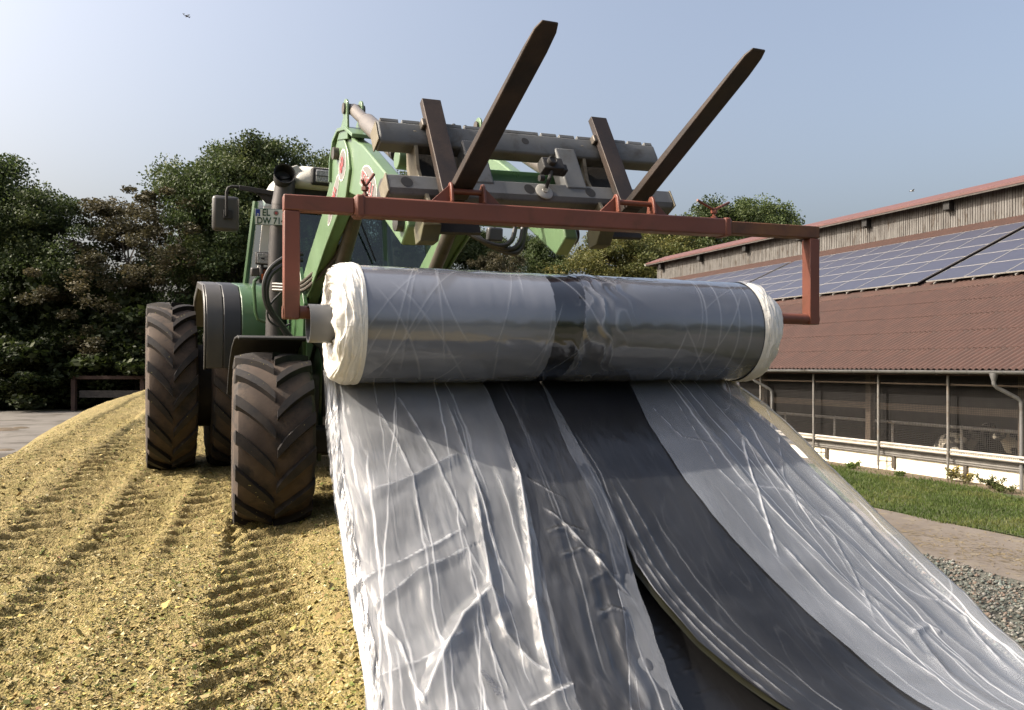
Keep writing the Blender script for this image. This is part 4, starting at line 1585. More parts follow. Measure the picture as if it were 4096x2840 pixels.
# rear mudguards: grey lip, dark band, green wing
gp = [(1.74, 1.30), (1.70, 1.62), (1.73, 1.90), (1.86, 2.10), (2.10, 2.22), (2.9, 2.26), (3.55, 2.08), (3.9, 1.7)]
gin = [(s + 0.035 if i < 4 else s, h - (0.035 if i >= 3 else 0)) for i, (s, h) in enumerate(gp)]
poly = gp + gin[::-1]
for sg in (-1, 1):
    g = None
    for nm, a0, a1, mt in (('mudguard', 0.50, 1.13, 'fendt'), ('mudguard_band', 1.13, 1.32, 'navy_plastic'), ('mudguard_lip', 1.32, 1.50, 'grey_plastic')):
        mb = MB()
        mb.prism(poly, TO, BK, UT, A, sg * a0, sg * (a1 - 0.002))
        if nm == 'mudguard_lip':
            mb.prism([(s, h) for s, h in gp] + [(s * 0.94 + 2.85 * 0.06, h * 0.94 + 0.05) for s, h in gp[::-1]], TO, BK, UT, A, sg * (a1 - 0.001), sg * (a1 + 0.02))
        o = mb.build(nm, MT[mt], trac if g is None else g, bevel=0.012)
        g = g or o
    mb = MB()
    arc = [(math.sin(R(x)) * -0.93, 0.83 + math.cos(R(x)) * 0.93) for x in (8, 0, -15, -30, -45, -60, -72)]
    arcin = [(s * 0.975, 0.83 + (h - 0.83) * 0.975) for s, h in arc]
    mb.prism(arc + arcin[::-1], TO, BK, UT, A, sg * 0.70, sg * 1.36)
    o = mb.build('front_mudguard', MT['black'], trac, bevel=0.006)
    mb = MB()
    mb.tube([TP(sg * 0.68, 0.0, 1.72), TP(sg * 0.60, 0.0, 1.66), TP(sg * 0.56, 0, 1.5), TP(sg * 0.56, 0, 1.0)], 0.03, 8)
    mb.build('mudguard_stay', MT['black'], o)

# cab
GL = {}
cabp = part('cab', trac, TP(0, 2.2, 1.4))
cx_ = lambda sg: 0.13 + sg * 0.85
fb = lambda sg: TP(cx_(sg), 1.42, 2.30)
ft = lambda sg: TP(cx_(sg) - sg * 0.10, 1.55, 3.24)
fl = lambda sg: TP(cx_(sg) - sg * 0.12, 1.30, 1.40)
bb = lambda sg: TP(sg * 0.95, 2.95, 2.25)
bt = lambda sg: TP(sg * 0.84, 2.95, 3.28)
for sg in (-1, 1):
    mb = MB()
    mb.tube([fl(sg), fb(sg), ft(sg)], [0.04, 0.035, 0.032], 8)
    mb.build('cab_pillar', MT['fendt'], cabp)
    mb = MB()
    mb.tube([TP(sg * 0.85, 2.95, 1.5), bb(sg), bt(sg)], 0.04, 8)
    mb.build('cab_pillar', MT['fendt'], cabp)
    mb = MB()
    mb.add([fl(sg), TP(sg * 0.82, 2.9, 1.5), bb(sg), fb(sg)], [(0, 1, 2, 3)])
    mb.add([fb(sg), bb(sg), bt(sg), ft(sg)], [(0, 1, 2, 3)])
    mb.build('door_glass', MT['glass'], cabp, smooth=0)
mb = MB()
mb.add([fl(-1), fl(1), fb(1), fb(-1)], [(0, 1, 2, 3)])
mb.add([fb(-1), fb(1), ft(1), ft(-1)], [(0, 1, 2, 3)])
mb.build('windscreen', MT['glass'], cabp, smooth=0)
mb = MB()
mb.add([TP(-0.84, 2.95, 1.6), TP(0.84, 2.95, 1.6), bt(1), bt(-1)], [(0, 1, 2, 3)])
mb.build('rear_window', MT['glass'], cabp, smooth=0)
mb = MB()
mb.bar(TP(0.44, 1.43, 1.5), TP(0.40, 1.52, 3.25), 0.055, 0.04, A)
mb.build('windscreen_divider', MT['fendt'], cabp)
mb = MB()
mb.bar(TP(0.05, 1.40, 3.1), TP(0.28, 1.38, 2.55), 0.02, 0.015, A)
mb.build('wiper', MT['black'], cabp)
mb = MB()
mb.obox(TP(0, 2.15, 1.42), A * 0.85, BK * 0.8, UT * 0.05)
mb.build('cab_floor', MT['black'], cabp)
mb = MB()
mb.obox(TP(0.05, 2.5, 1.85), A * 0.26, BK * 0.24, UT * 0.09)
mb.obox(TP(0.05, 2.78, 2.3), A * 0.25, BK * 0.08, UT * 0.42)
mb.obox(TP(0.05, 2.78, 2.85), A * 0.15, BK * 0.06, UT * 0.13)
mb.build('driver_seat', MT['black'], cabp, bevel=0.05)
mb = MB()
mb.tube([TP(0.05, 1.7, 1.45), TP(0.05, 1.85, 2.2)], 0.05, 8)
mb.tube([TP(0.05 + 0.2 * math.cos(a), 1.87 + 0.1 * math.sin(a), 2.25 + 0.17 * math.sin(a)) for a in [2 * math.pi * i / 16 for i in range(17)]], 0.014, 6)
mb.build('steering_wheel', MT['black'], cabp)
mb = MB()
mb.obox(TP(0.5, 1.75, 2.2), A * 0.16, BK * 0.05, UT * 0.12)
mb.obox(TP(0.55, 2.2, 1.95), A * 0.14, BK * 0.3, UT * 0.05)
mb.obox(TP(-0.1, 1.5, 3.1), A * 0.17, BK * 0.03, UT * 0.13)
mb.build('cab_console', MT['black'], cabp, bevel=0.02)
# cab glass beside the exhaust: bright sky reflection put in as a white pane
mb = MB()
q = [ts(264, 206, 1.34), ts(274, 205, 1.34), ts(271, 281, 1.34), ts(256.5, 281, 1.34)]
mb.add(q + [p + BK * 0.03 for p in q], [(0, 1, 2, 3), (7, 6, 5, 4), (0, 4, 5, 1), (1, 5, 6, 2), (2, 6, 7, 3), (3, 7, 4, 0)])
mb.build('sky_reflection_pane', MT['plate'], cabp)
# roof with front visor
mb = MB()
secs = []
for s, hw, z0, z1 in ((1.02, 0.78, 3.30, 3.38), (1.06, 0.86, 3.27, 3.45), (1.25, 0.92, 3.25, 3.52), (1.8, 0.95, 3.24, 3.56), (2.7, 0.95, 3.24, 3.54), (3.2, 0.9, 3.24, 3.46), (3.3, 0.8, 3.28, 3.38)):
    zc = z1 - z0
    secs.append([TP(0.10 + a * hw * 0.92, s, h) for a, h in ((-0.98, z0), (-1.0, z0 + zc * 0.4), (-0.93, z0 + zc * 0.78), (-0.80, z1 - 0.005), (-0.4, z1), (0.4, z1), (0.80, z1 - 0.005), (0.93, z0 + zc * 0.78), (1.0, z0 + zc * 0.4), (0.98, z0))])
nn = len(secs[0])
vs = [p for r_ in secs for p in r_]
fs = [tuple(range(nn)), tuple(range((len(secs) - 1) * nn, len(secs) * nn))]
for i in range(len(secs) - 1):
    for j in range(nn):
        j2 = (j + 1) % nn
        fs.append((i * nn + j, i * nn + j2, (i + 1) * nn + j2, (i + 1) * nn + j))
mb.add(vs, fs)
rf = mb.build('cab_roof', MT['white_roof'], trac, smooth=0.9)
mb = MB()
mb.obox(TP(0, 1.35, 3.22), A * 0.80, BK * 0.2, UT * 0.04)
mb.build('roof_underside', MT['black'], rf)
for sg in (-1, 1):
    ca = TP(sg * 0.40 + 0.02, 1.0, 3.385)
    mb = MB()
    mb.obox(ca, A * 0.155, BK * 0.05, UT * 0.088)
    lo = mb.build('work_light', MT['black'], rf, bevel=0.02)
    mb = MB()
    mb.obox(ca - BK * 0.045, A * 0.118, BK * 0.012, UT * 0.066)
    mb.build('light_lens', MT['lamp'], lo, bevel=0.012)
    mb = MB()
    mb.obox(ca - BK * 0.060, A * 0.115, BK * 0.002, UT * 0.003)
    mb.build('lens_bar', MT['black'], lo)
# grey corner of the roof beside the exhaust
mb = MB()
mb.prism([(-0.80, 3.44), (-0.66, 3.50), (-0.60, 3.44), (-0.63, 3.28), (-0.80, 3.28)], TO, A, UT, BK, 1.10, 1.20)
mb.build('roof_corner', MT['white_roof'], rf, bevel=0.01)

# exhaust
s_ex = 1.05
pts = [ts(275.5, 345, s_ex), ts(277, 290, s_ex), ts(279.5, 240, s_ex), ts(282, 206, s_ex), ts(284.5, 190, s_ex), ts(285.5, 178, s_ex), ts(284.5, 172, s_ex - 0.06)]
mb = MB()
mb.tube(pts, [0.105, 0.105, 0.105, 0.105, 0.10, 0.098, 0.10], 18, False)
mb.tube(pts[3:6], [0.108, 0.103, 0.10], 18, False)
ex = mb.build('exhaust_pipe', MT['exhaust'], trac)
mb = MB()
c = ts(284.3, 174.5, s_ex - 0.15)
d = (UT * 0.35 - BK * 0.94).normalized()
mb.lathe([(-0.13, 0.09), (0.02, 0.105), (0.03, 0.11), (0.02, 0.098), (-0.09, 0.085), (-0.10, 0.0)], c, d, 20)
mb.build('exhaust_outlet', MT['black'], ex)

# mirror
mb = MB()
c = ts(225.5, 213.8, 1.55)
mir = mb.obox(c, A * 0.135, BK * 0.05, UT * 0.185).build('wing_mirror', MT['grey_plastic'], trac, bevel=0.035)
mb = MB()
mb.tube([ts(226.5, 216, 1.46), ts(226.5, 192, 1.45), ts(228, 188, 1.45), ts(231, 186.5, 1.45), ts(240, 187, 1.45)], 0.016, 8)
mb.bar(ts(239, 187.5, 1.45), ts(277, 194, 1.4), 0.04, 0.05, UT)
mb.add([ts(250, 190, 1.43), ts(274, 194, 1.40), ts(274, 205, 1.40), ts(266, 203, 1.42), ts(259, 195, 1.43)] + [p + BK * 0.03 for p in [ts(250, 190, 1.43), ts(274, 194, 1.40), ts(274, 205, 1.40), ts(266, 203, 1.42), ts(259, 195, 1.43)]],
       [(0, 1, 2, 3, 4), (9, 8, 7, 6, 5), (0, 5, 6, 1), (1, 6, 7, 2), (2, 7, 8, 3), (3, 8, 9, 4), (4, 9, 5, 0)])
mb.obox(ts(228, 214.5, 1.49), A * 0.045, BK * 0.03, UT * 0.045)
mb.build('mirror_arm', MT['black'], mir, bevel=0.004)

# number plate
pc = ts(269.6, 217, 0.88)
pax = (ts(284.5, 217.4, 0.88) - ts(254.6, 216.6, 0.88))
plw = pax.length
pax.normalize()
pay = UT
plh = 0.165
mb = MB()
mb.obox(pc, pax * (plw / 2), BK * 0.006, pay * (plh / 2))
plate = mb.build('number_plate', MT['plate_green'], trac, bevel=0.004)
mb = MB()
mb.obox(pc - BK * 0.004, pax * (plw / 2 - 0.006), BK * 0.004, pay * (plh / 2 - 0.006))
mb.build('plate_face', MT['plate'], plate)
mb = MB()
mb.bar(pc + BK * 0.005, pc + BK * 0.60, 0.05, 0.02, UT)
mb.build('plate_bracket', MT['black'], plate)
mb = MB()
mb.obox(pc - BK * 0.0055 - pax * (plw / 2 - 0.031) + pay * 0.040, pax * 0.022, BK * 0.004, pay * 0.034)
mb.build('euro_band', MT['plate_blue'], plate)
fz = -BK * 0.009
text_on('lettering', 'EL', 0.092, pc + fz - pax * 0.036 + pay * 0.040, pax, pay, MT['plate_green'], plate, 0.86, 0.002)
text_on('lettering', 'DW 714', 0.092, pc + fz + pax * 0.012 - pay * 0.041, pax, pay, MT['plate_green'], plate, 0.84, 0.002)
text_on('lettering', 'D', 0.03, pc + fz * 1.2 - pax * (plw / 2 - 0.031) + pay * 0.020, pax, pay, MT['plate'], plate, 0.9, 0.001)
mb = MB()
mb.lathe([(0, 0.0), (0.001, 0.026), (0.003, 0.026), (0.003, 0.0)], pc + fz + pax * 0.062 + pay * 0.040, -BK, 20)
sealo = mb.build('plate_seal', MT['decal_grey'], plate)
mb = MB()
mb.lathe([(0.003, 0.0), (0.0035, 0.014), (0.005, 0.014), (0.005, 0.0)], pc + fz + pax * 0.062 + pay * 0.040, -BK, 14)
mb.build('seal_emblem', MT['decal_red'], sealo)

# square work light, indicator, hand rail
c = ts(262.3, 258.5, 1.15)
mb = MB()
mb.obox(c, A * 0.07, BK * 0.03, UT * 0.066)
sw = mb.build('square_work_light', MT['black'], trac, bevel=0.012)
mb = MB()
mb.obox(c - BK * 0.028, A * 0.058, BK * 0.006, UT * 0.054)
mb.build('light_lens', MT['lamp'], sw, bevel=0.008)
mb = MB()
mb.obox(c - BK * 0.036, A * 0.018, BK * 0.002, UT * 0.008)
mb.tube([c - UT * 0.06, c - UT * 0.16], 0.015, 6)
mb.build('light_bracket', MT['black'], sw)
c = ts(264.5, 275, 1.22)
mb = MB()
mb.obox(c, A * 0.055, BK * 0.04, UT * 0.085)
ind = mb.build('indicator_lamp', MT['black'], trac, bevel=0.01)
mb = MB()
mb.obox(c - BK * 0.038 + A * 0.005, A * 0.04, BK * 0.008, UT * 0.055)
mb.build('indicator_lens', MT['amber'], ind, bevel=0.008)
mb = MB()
mb.obox(ts(256, 272, 1.25), A * 0.055, BK * 0.05, UT * 0.045)
mb.build('corner_light_cap', MT['grey_plastic'], trac, bevel=0.015)
mb = MB()
mb.tube([ts(266, 277, 1.2), ts(258, 277.5, 1.2), ts(254.5, 281, 1.2), ts(254, 288, 1.2), ts(255.5, 312, 1.2), ts(258, 319, 1.2), ts(262, 321, 1.2), ts(272, 322.5, 1.2)], 0.018, 8)
mb.build('hand_rail', MT['fendt'], trac)
# hydraulic hoses in front of the exhaust
for pts, r_ in (([(303, 254), (290, 255), (276, 263), (268, 272), (264, 285), (265, 300), (270, 312), (278, 322), (287, 336)], 0.022),
                ([(303, 260), (292, 260), (280, 267), (271, 275), (267, 288), (268, 302), (274, 314), (283, 326), (292, 338)], 0.022),
                ([(283, 291), (274, 300), (268, 309), (268, 318), (273, 324), (282, 327), (290, 324)], 0.010)):
    mb = MB()
    mb.tube(spline([ts(u, v, 0.75) for u, v in pts], 5), r_, 8)
    mb.build('hydraulic_hose', MT['hose'], trac)

# ================================================================= FRONT LOADER
LC = -0.07
FWH = -BKH


def LP(a, s, he):
    return V(TO.x, TO.y, H) + A * (a + LC) + BKH * s + ZU * he


load = thing('front_loader', LP(0, 0.5, -0.8), 'green front loader with raised arms bolted to the tractor', 'front loader')
ARM = [(-1.10, 1.74), (-1.22, 1.86), (-1.45, 1.84), (-1.75, 1.71), (-1.93, 1.635), (-2.55, 1.29), (-2.98, 1.02), (-3.04, 0.86), (-2.90, 0.76),
       (-2.45, 1.02), (-1.95, 1.22), (-1.52, 1.36), (-1.20, 1.26), (-0.72, 1.06), (-0.10, 0.76), (0.62, 0.36), (0.90, 0.52), (0.55, 0.78), (0.0, 1.03), (-0.60, 1.32), (-0.90, 1.52)]


def arm_poly():
    return ARM


for sg in (-1, 1):
    ao = 0.60 * sg
    inn = ao - 0.10 * sg
    mb = MB()
    mb.prism(arm_poly(), V(TO.x, TO.y, H) + A * LC, BKH, ZU, A, ao, inn)
    arm = mb.build('loader_arm', MT['stoll'], load, bevel=0.012)
    # bent outer cover plate of the rear half
    cov = [(-1.08, 1.76), (-1.24, 1.87), (-1.42, 1.83), (-1.56, 1.68), (-1.62, 1.52), (-1.50, 1.33), (-1.20, 1.23), (-0.72, 1.03), (-0.10, 0.73), (0.10, 0.66), (0.30, 0.88), (0.0, 1.05), (-0.60, 1.34), (-0.90, 1.54)]
    mb = MB()
    mb.prism(cov, V(TO.x, TO.y, H) + A * LC, BKH, ZU, A, ao, ao + sg * 0.022)
    mb.build('cover_plate', MT['stoll'], arm, bevel=0.006)
    # rounded cap on the knee
    mb = MB()
    n = 12
    cap = [(-1.28 + 0.27 * math.cos(R(200 - i * 200 / n)) * 0.95, 1.72 + 0.25 * math.sin(R(200 - i * 200 / n))) for i in range(n + 1)]
    capi = [(s * 0.985 - 0.019, h - 0.02) for s, h in cap]
    mb.prism([(-0.98, 1.55), (-1.0, 1.73), (-1.12, 1.88), (-1.30, 1.92), (-1.55, 1.87), (-1.80, 1.75), (-1.80, 1.72), (-1.55, 1.84), (-1.30, 1.89), (-1.13, 1.85), (-1.025, 1.72), (-1.005, 1.55)],
             V(TO.x, TO.y, H) + A * LC, BKH, ZU, A, ao + sg * 0.045, inn - sg * 0.05)
    mb.build('knee_cap', MT['stoll'], arm, bevel=0.004)
    # clevis plates that carry the tilt ram
    for da in (0.012, -0.105):
        mb = MB()
        cl = [(-1.24, 1.84), (-1.60, 1.76), (-1.585, 1.92)] + [(-1.51 + 0.075 * math.cos(R(q_)), 2.02 + 0.075 * math.sin(R(q_))) for q_ in range(195, -46, -24)] + [(-1.40, 1.93)]
        mb.prism(cl, V(TO.x, TO.y, H) + A * LC, BKH, ZU, A, ao + sg * da, ao + sg * (da + 0.018))
        mb.build('clevis_plate', MT['stoll'], arm, bevel=0.004)
    mb = MB()
    mb.lathe([(-0.085, 0.0), (-0.085, 0.042), (0.085, 0.042), (0.085, 0.0)], LP(ao - sg * 0.04, -1.51, 2.02), A, 16)
    mb.build('pivot_pin', MT['pin'], arm)
    mb = MB()
    mb.lathe([(-0.045, 0.0), (-0.045, 0.05), (0.03, 0.05)], LP(ao + sg * 0.02, -1.24, 1.73), A * -sg, 16)
    mb.build('pivot_pin', MT['pin'], arm)
    mb = MB()
    mb.lathe([(0.0, 0.06), (0.045, 0.06), (0.05, 0.04), (0.05, 0.0)], LP(ao, -2.92, 0.90), A * sg, 16)
    mb.lathe([(0.0, 0.10), (0.03, 0.10), (0.032, 0.075), (0.032, 0.0)], LP(ao, -2.55, 1.15), A * sg, 20)
    mb.build('pivot_boss', MT['grey_plastic'], arm)
    # tilt ram
    p0, p1 = LP(ao - sg * 0.04, -1.51, 2.02), LP(ao - sg * 0.04, -2.90, 1.30)
    mb = MB()
    mb.tube([p0, p0.lerp(p1, 0.28)], 0.047, 16)
    mb.tube([p0.lerp(p1, 0.27), p0.lerp(p1, 0.31), p0.lerp(p1, 0.86)], [0.05, 0.068, 0.068], 18)
    ram = mb.build('tilt_ram', MT['cyl'], load)
    mb = MB()
    mb.tube([p0.lerp(p1, 0.86), p0.lerp(p1, 0.90)], 0.066, 18)
    mb.build('ram_gland', MT['black'], ram)
    mb = MB()
    mb.tube([p0.lerp(p1, 0.89), p1], 0.032, 14)
    mb.build('ram_rod', MT['chrome'], ram)
    mb = MB()
    mb.lathe([(-0.07, 0.0), (-0.07, 0.065), (0.07, 0.065), (0.07, 0.0)], p1, A, 16)
    mb.build('rod_eye', MT['stoll'], ram, bevel=0.006)
    # lift ram
    p0, p1 = LP(inn - sg * 0.06, 0.75, -0.05), LP(inn - sg * 0.06, -1.30, 1.42)
    mb = MB()
    mb.tube([p0, p0.lerp(p1, 0.93)], 0.062, 18)
    lr = mb.build('lift_ram', MT['cyl_dark'], load)
    mb = MB()
    mb.tube([p0.lerp(p1, 0.92), p1], 0.036, 12)
    mb.build('ram_rod', MT['chrome'], lr)
    # mast on the tractor frame
    mb = MB()
    mast = [(0.05, 0.60), (0.30, 0.98), (0.80, 0.75), (0.95, 0.30), (0.85, -0.80), (0.30, -0.95), (0.20, -0.2)]
    mb.prism(mast, V(TO.x, TO.y, H) + A * LC, BKH, ZU, A, ao + sg * 0.06, ao + sg * 0.02)
    mb.prism(mast, V(TO.x, TO.y, H) + A * LC, BKH, ZU, A, inn - sg * 0.02, inn - sg * 0.06)
    mst = mb.build('loader_mast', MT['fendt'], load, bevel=0.006)
    mb = MB()
    for s_, h_ in ((0.22, 0.80), (0.20, 0.55), (0.25, 0.2)):
        mb.lathe([(0, 0.05), (0.03, 0.05), (0.03, 0.025), (0.05, 0.025), (0.05, 0)], LP(ao + sg * 0.06, s_ + 0.1, h_), A * sg, 14)
    mb.build('mast_bolt', MT['pin'], mst)
    # pipes along the arm
    mb = MB()
    for k in range(3):
        d = 0.03 * k
        mb.tube(spline([LP(inn - sg * 0.03, -1.25 + d, 1.30 - d), LP(inn - sg * (0.03), -0.7, 1.08 - d), LP(ao + sg * 0.03, -0.1, 0.85 - d * 1.5), LP(ao + sg * 0.10, 0.25, 0.80 - d), LP(ao + sg * 0.28, 0.5, 0.82 - d)], 6), 0.016, 8)
    mb.build('hydraulic_pipe', MT['cyl_dark'], load)

# decals
p_o = 0.60


def arm_pt(s, h, lift=0.0):
    return LP(-(p_o + lift), s, h)


dx = (arm_pt(-2.43, 1.07) - arm_pt(-1.86, 1.42))
dx.normalize()
dn = -A
dy = dn.cross(dx).normalized()
if dy.z < 0:
    dy = -dy
dc = arm_pt(-2.13, 1.305)
mb = MB()


def decal(poly, c, lift, nm, mt, par):
    mb = MB()
    mb.prism(poly, c, dx, dy, dn, lift, lift + 0.002)
    return mb.build(nm, mt, par, smooth=0)


arch = [(-0.24, -0.08), (0.24, -0.08)] + [(0.24 * math.cos(R(t)), -0.02 + 0.125 * math.sin(R(t))) for t in range(0, 181, 15)]
dcl = decal([(x * 1.05, y * 1.08) for x, y in arch], dc, 0.001, 'maker_decal', MT['rope'], load)
decal(arch, dc, 0.0035, 'decal_field', MT['decal_grey'], dcl)
text_on('lettering', 'STOLL', 0.135, dc + dn * 0.006 - dy * 0.014, dx, dy, MT['rope'], dcl, 0.98, 0.006)
text_on('lettering', 'STOLL', 0.135, dc + dn * 0.008 - dy * 0.014, dx, dy, MT['decal_red'], dcl, 0.98, 0.001)
# slim decal on the rear half of the arm
dx2 = (arm_pt(-1.30, 1.66) - arm_pt(-0.85, 1.30))
L2 = dx2.length
dx2.normalize()
dy2 = dn.cross(dx2).normalized()
if dy2.z < 0:
    dy2 = -dy2
dc2 = arm_pt(-1.08, 1.38, 0.022)
mb = MB()
el = [(0.26 * math.cos(R(t)), 0.07 * math.sin(R(t))) for t in range(0, 360, 20)]
mb.prism([(x * 1.05, y * 1.12) for x, y in el], dc2, dx2, dy2, dn, 0.001, 0.003)
d2 = mb.build('side_decal', MT['rope'], load, smooth=0)
mb = MB()
mb.prism(el, dc2, dx2, dy2, dn, 0.0035, 0.0045)
mb.build('decal_field', MT['decal_grey'], d2, smooth=0)
text_on('lettering', 'STOLL', 0.10, dc2 + dn * 0.006, dx2, dy2, MT['decal_red'], d2, 1.0, 0.002)
dc3 = arm_pt(-1.40, 1.60, 0.022)
mb = MB()
el3 = [(0.12 * math.cos(R(t)), 0.11 * math.sin(R(t))) for t in range(0, 360, 24)]
mb.prism([(x * 1.1, y * 1.1) for x, y in el3], dc3, dx2, dy2, dn, 0.001, 0.003)
d3 = mb.build('model_decal', MT['rope'], load, smooth=0)
mb = MB()
mb.prism(el3, dc3, dx2, dy2, dn, 0.0035, 0.0045)
mb.build('decal_field', MT['decal_grey'], d3, smooth=0)
text_on('lettering', '60', 0.13, dc3 + dn * 0.006, dx2, dy2, MT['decal_red'], d3, 1.0, 0.003)

# cross tubes of the loader
mb = MB()
mb.tube([LP(-0.55, -2.35, 1.12), LP(0.55, -2.35, 1.12)], 0.095, 20)
mb.build('cross_tube', MT['stoll'], load)
mb = MB()
mb.tube([LP(-0.55, -2.82, 0.98), LP(0.2, -2.82, 0.98)], 0.02, 8)
mb.build('latch_rod', MT['black'], load)
mb = MB()
hel = []
for i in range(120):
    t = i / 119
    hel.append(LP(0.02 + 0.18 * t, -2.83, 1.0) + BKH * 0.032 * math.cos(t * 60) + ZU * 0.032 * math.sin(t * 60))
mb.tube(hel, 0.006, 5)
mb.build('latch_spring', MT['black'], load)
for a0, a1, dz in ((-0.05, 0.28, 0.0), (0.0, 0.34, -0.04), (0.05, 0.36, -0.09)):
    mb = MB()
    mb.tube(spline([LP(a0, -2.35, 1.10), LP(a0 + 0.05, -2.55, 0.93 + dz * 0.5), LP((a0 + a1) / 2 + 0.06, -2.65, 0.84 + dz * 0.5), LP(a1, -2.65, 0.88 + dz * 0.5), LP(a1 + 0.06, -2.6, 1.0)], 6), 0.018, 8)
    mb.build('hydraulic_hose', MT['hose'], load)
for k in range(2):
    mb = MB()
    mb.tube(spline([LP(-0.02 + 0.09 * k, -2.3, 1.75), LP(-0.03 + 0.09 * k, -2.5, 1.5), LP(0.0 + 0.11 * k, -2.6, 1.25), LP(0.05 + 0.1 * k, -2.5, 1.1)], 6), 0.017, 8)
    mb.build('hydraulic_hose', MT['hose'], load)
# right wing mirror of the tractor on its arm
mb = MB()
mb.obox(ts(494.5, 234.5, 1.55), A * 0.10, BK * 0.05, UT * 0.085)
mir2 = mb.build('wing_mirror', MT['grey_plastic'], trac, bevel=0.025)
mb = MB()
mb.tube([ts(494.5, 229, 1.55), ts(494.5, 222, 1.55), ts(470, 216, 1.5), ts(432, 214, 1.5)], 0.018, 8)
mb.build('mirror_arm', MT['black'], mir2)

# ================================================================= PALLET FORK
OT = P(634, 209, 5.02)
F3 = (V(math.sin(R(27.5)), -math.cos(R(27.5)), 0) * math.cos(R(30)) + ZU * 0.5).normalized()
U3 = (BKH * 0.5 + ZU * math.cos(R(30))).normalized()
A3 = (A + U3 * 0.055).normalized()


def FT(a, f, u):
    return OT + A3 * a + F3 * f + U3 * u


fork = thing('pallet_fork', FT(-0.6, -0.1, 0), 'grey galvanised pallet fork carriage with two rusty tines pointing up', 'pallet fork')
for a in (-1.2, 0.0):
    ln = 1.20 if a < -1 else 1.24
    w = 0.061
    tl, tr_ = [], []
    prof = [(0.0, 0.052), (0.25, 0.050), (0.6, 0.042), (ln - 0.16, 0.026), (ln - 0.05, 0.018), (ln, 0.012)]
    vs, fs = [], []
    for i, (f, t) in enumerate(prof):
        ww = w if i < 4 else (w * 0.93 if i == 4 else w * 0.68)
        for sa, su in ((-1, 0), (1, 0), (1, 1), (-1, 1)):
            vs.append(FT(a + sa * ww, f, 0.0 + su * t + (0.0 if i < 4 else 0.004)))
    for i in range(len(prof) - 1):
        for j in range(4):
            j2 = (j + 1) % 4
            fs.append((i * 4 + j, i * 4 + j2, i * 4 + 4 + j2, i * 4 + 4 + j))
    fs.append((3, 2, 1, 0))
    fs.append(tuple(len(prof) * 4 - 4 + j for j in range(4)))
    mb = MB()
    mb.add(vs, fs)
    ti = mb.build('fork_tine', MT['tine'], fork, smooth=0.5, bevel=0.006)
    top = 0.80 if a < -1 else 0.80
    mb = MB()
    mb.prism([(-0.055, 0.0), (0.0, 0.0), (0.0, 0.06), (-0.005, 0.1), (-0.005, top), (-0.05, top), (-0.055, 0.1)], OT + A3 * (a - 0.012), F3, U3, A3, -w, w)
    mb.build('tine_shank', MT['tine'], ti, bevel=0.004)
    mb = MB()
    mb.obox(FT(a - 0.075, -0.05, 0.62), A3 * 0.022, F3 * 0.03, U3 * 0.03)
    mb.build('tine_latch', MT['pin'], ti, bevel=0.008)
TA = lambda f, u: (f, u)
ub, ut = 0.165, 0.565
mb = MB()
mb.prism([(-0.062, 0.075), (-0.062, -0.040), (-0.080, -0.080), (-0.16, -0.080), (-0.185, -0.04), (-0.185, 0.075)], FT(0, 0, ut), F3, U3, A3, -1.56, 0.42)
tb = mb.build('upper_beam', MT['galv'], fork, bevel=0.012)
mb = MB()
x = -1.55
for i in range(13):
    L = 0.40 if i in (5,) else 0.135
    if x + L > 0.42:
        L = 0.42 - x
    mb.obox(FT(x + L / 2, -0.100, ut + 0.086), A3 * (L / 2 - 0.011), F3 * 0.036, U3 * 0.013)
    x += L
    if x >= 0.41:
        break
mb.build('notched_rail', MT['galv'], tb, bevel=0.003)
mb = MB()
mb.prism([(-0.062, 0.062), (-0.062, -0.036), (-0.085, -0.064), (-0.16, -0.064), (-0.185, -0.03), (-0.185, 0.062)], FT(0, 0, ub), F3, U3, A3, -1.56, 0.40)
bbm = mb.build('lower_beam', MT['galv'], fork, bevel=0.008)
for a, u in ((-1.45, ub), (-0.67, ub), (-0.235, ub), (-0.60, ut)):
    r_ = 0.036 if u == ub else 0.026
    mb = MB()
    mb.lathe([(0.0, r_), (0.0015, r_), (0.0015, 0.0)], FT(a, -0.0615, u + 0.008), F3, 20)
    mb.build('hole_dark_disc', MT['black'], bbm if u == ub else tb)  # flat black disc on the solid beam stands for the hole's dark inside
for a in (-1.565, 0.405):
    mb = MB()
    mb.obox(FT(a, -0.123, ub), A3 * 0.006, F3 * 0.064, U3 * 0.066)
    ep = mb.build('beam_end_plate', MT['galv_end'], bbm, bevel=0.004)
mb = MB()
mb.obox(FT(-1.566, -0.122, ut), A3 * 0.004, F3 * 0.055, U3 * 0.072)
mb.build('beam_end_plate', MT['galv_end'], tb, bevel=0.01)
for a0, a1, nm in ((-1.05, -0.90, 'upright'), (-0.40, -0.25, 'upright')):
    mb = MB()
    mb.obox(FT((a0 + a1) / 2, -0.11, (ub + ut) / 2), A3 * ((a1 - a0) / 2), F3 * 0.055, U3 * 0.17)
    mb.build(nm, MT['galv'], fork, bevel=0.012)
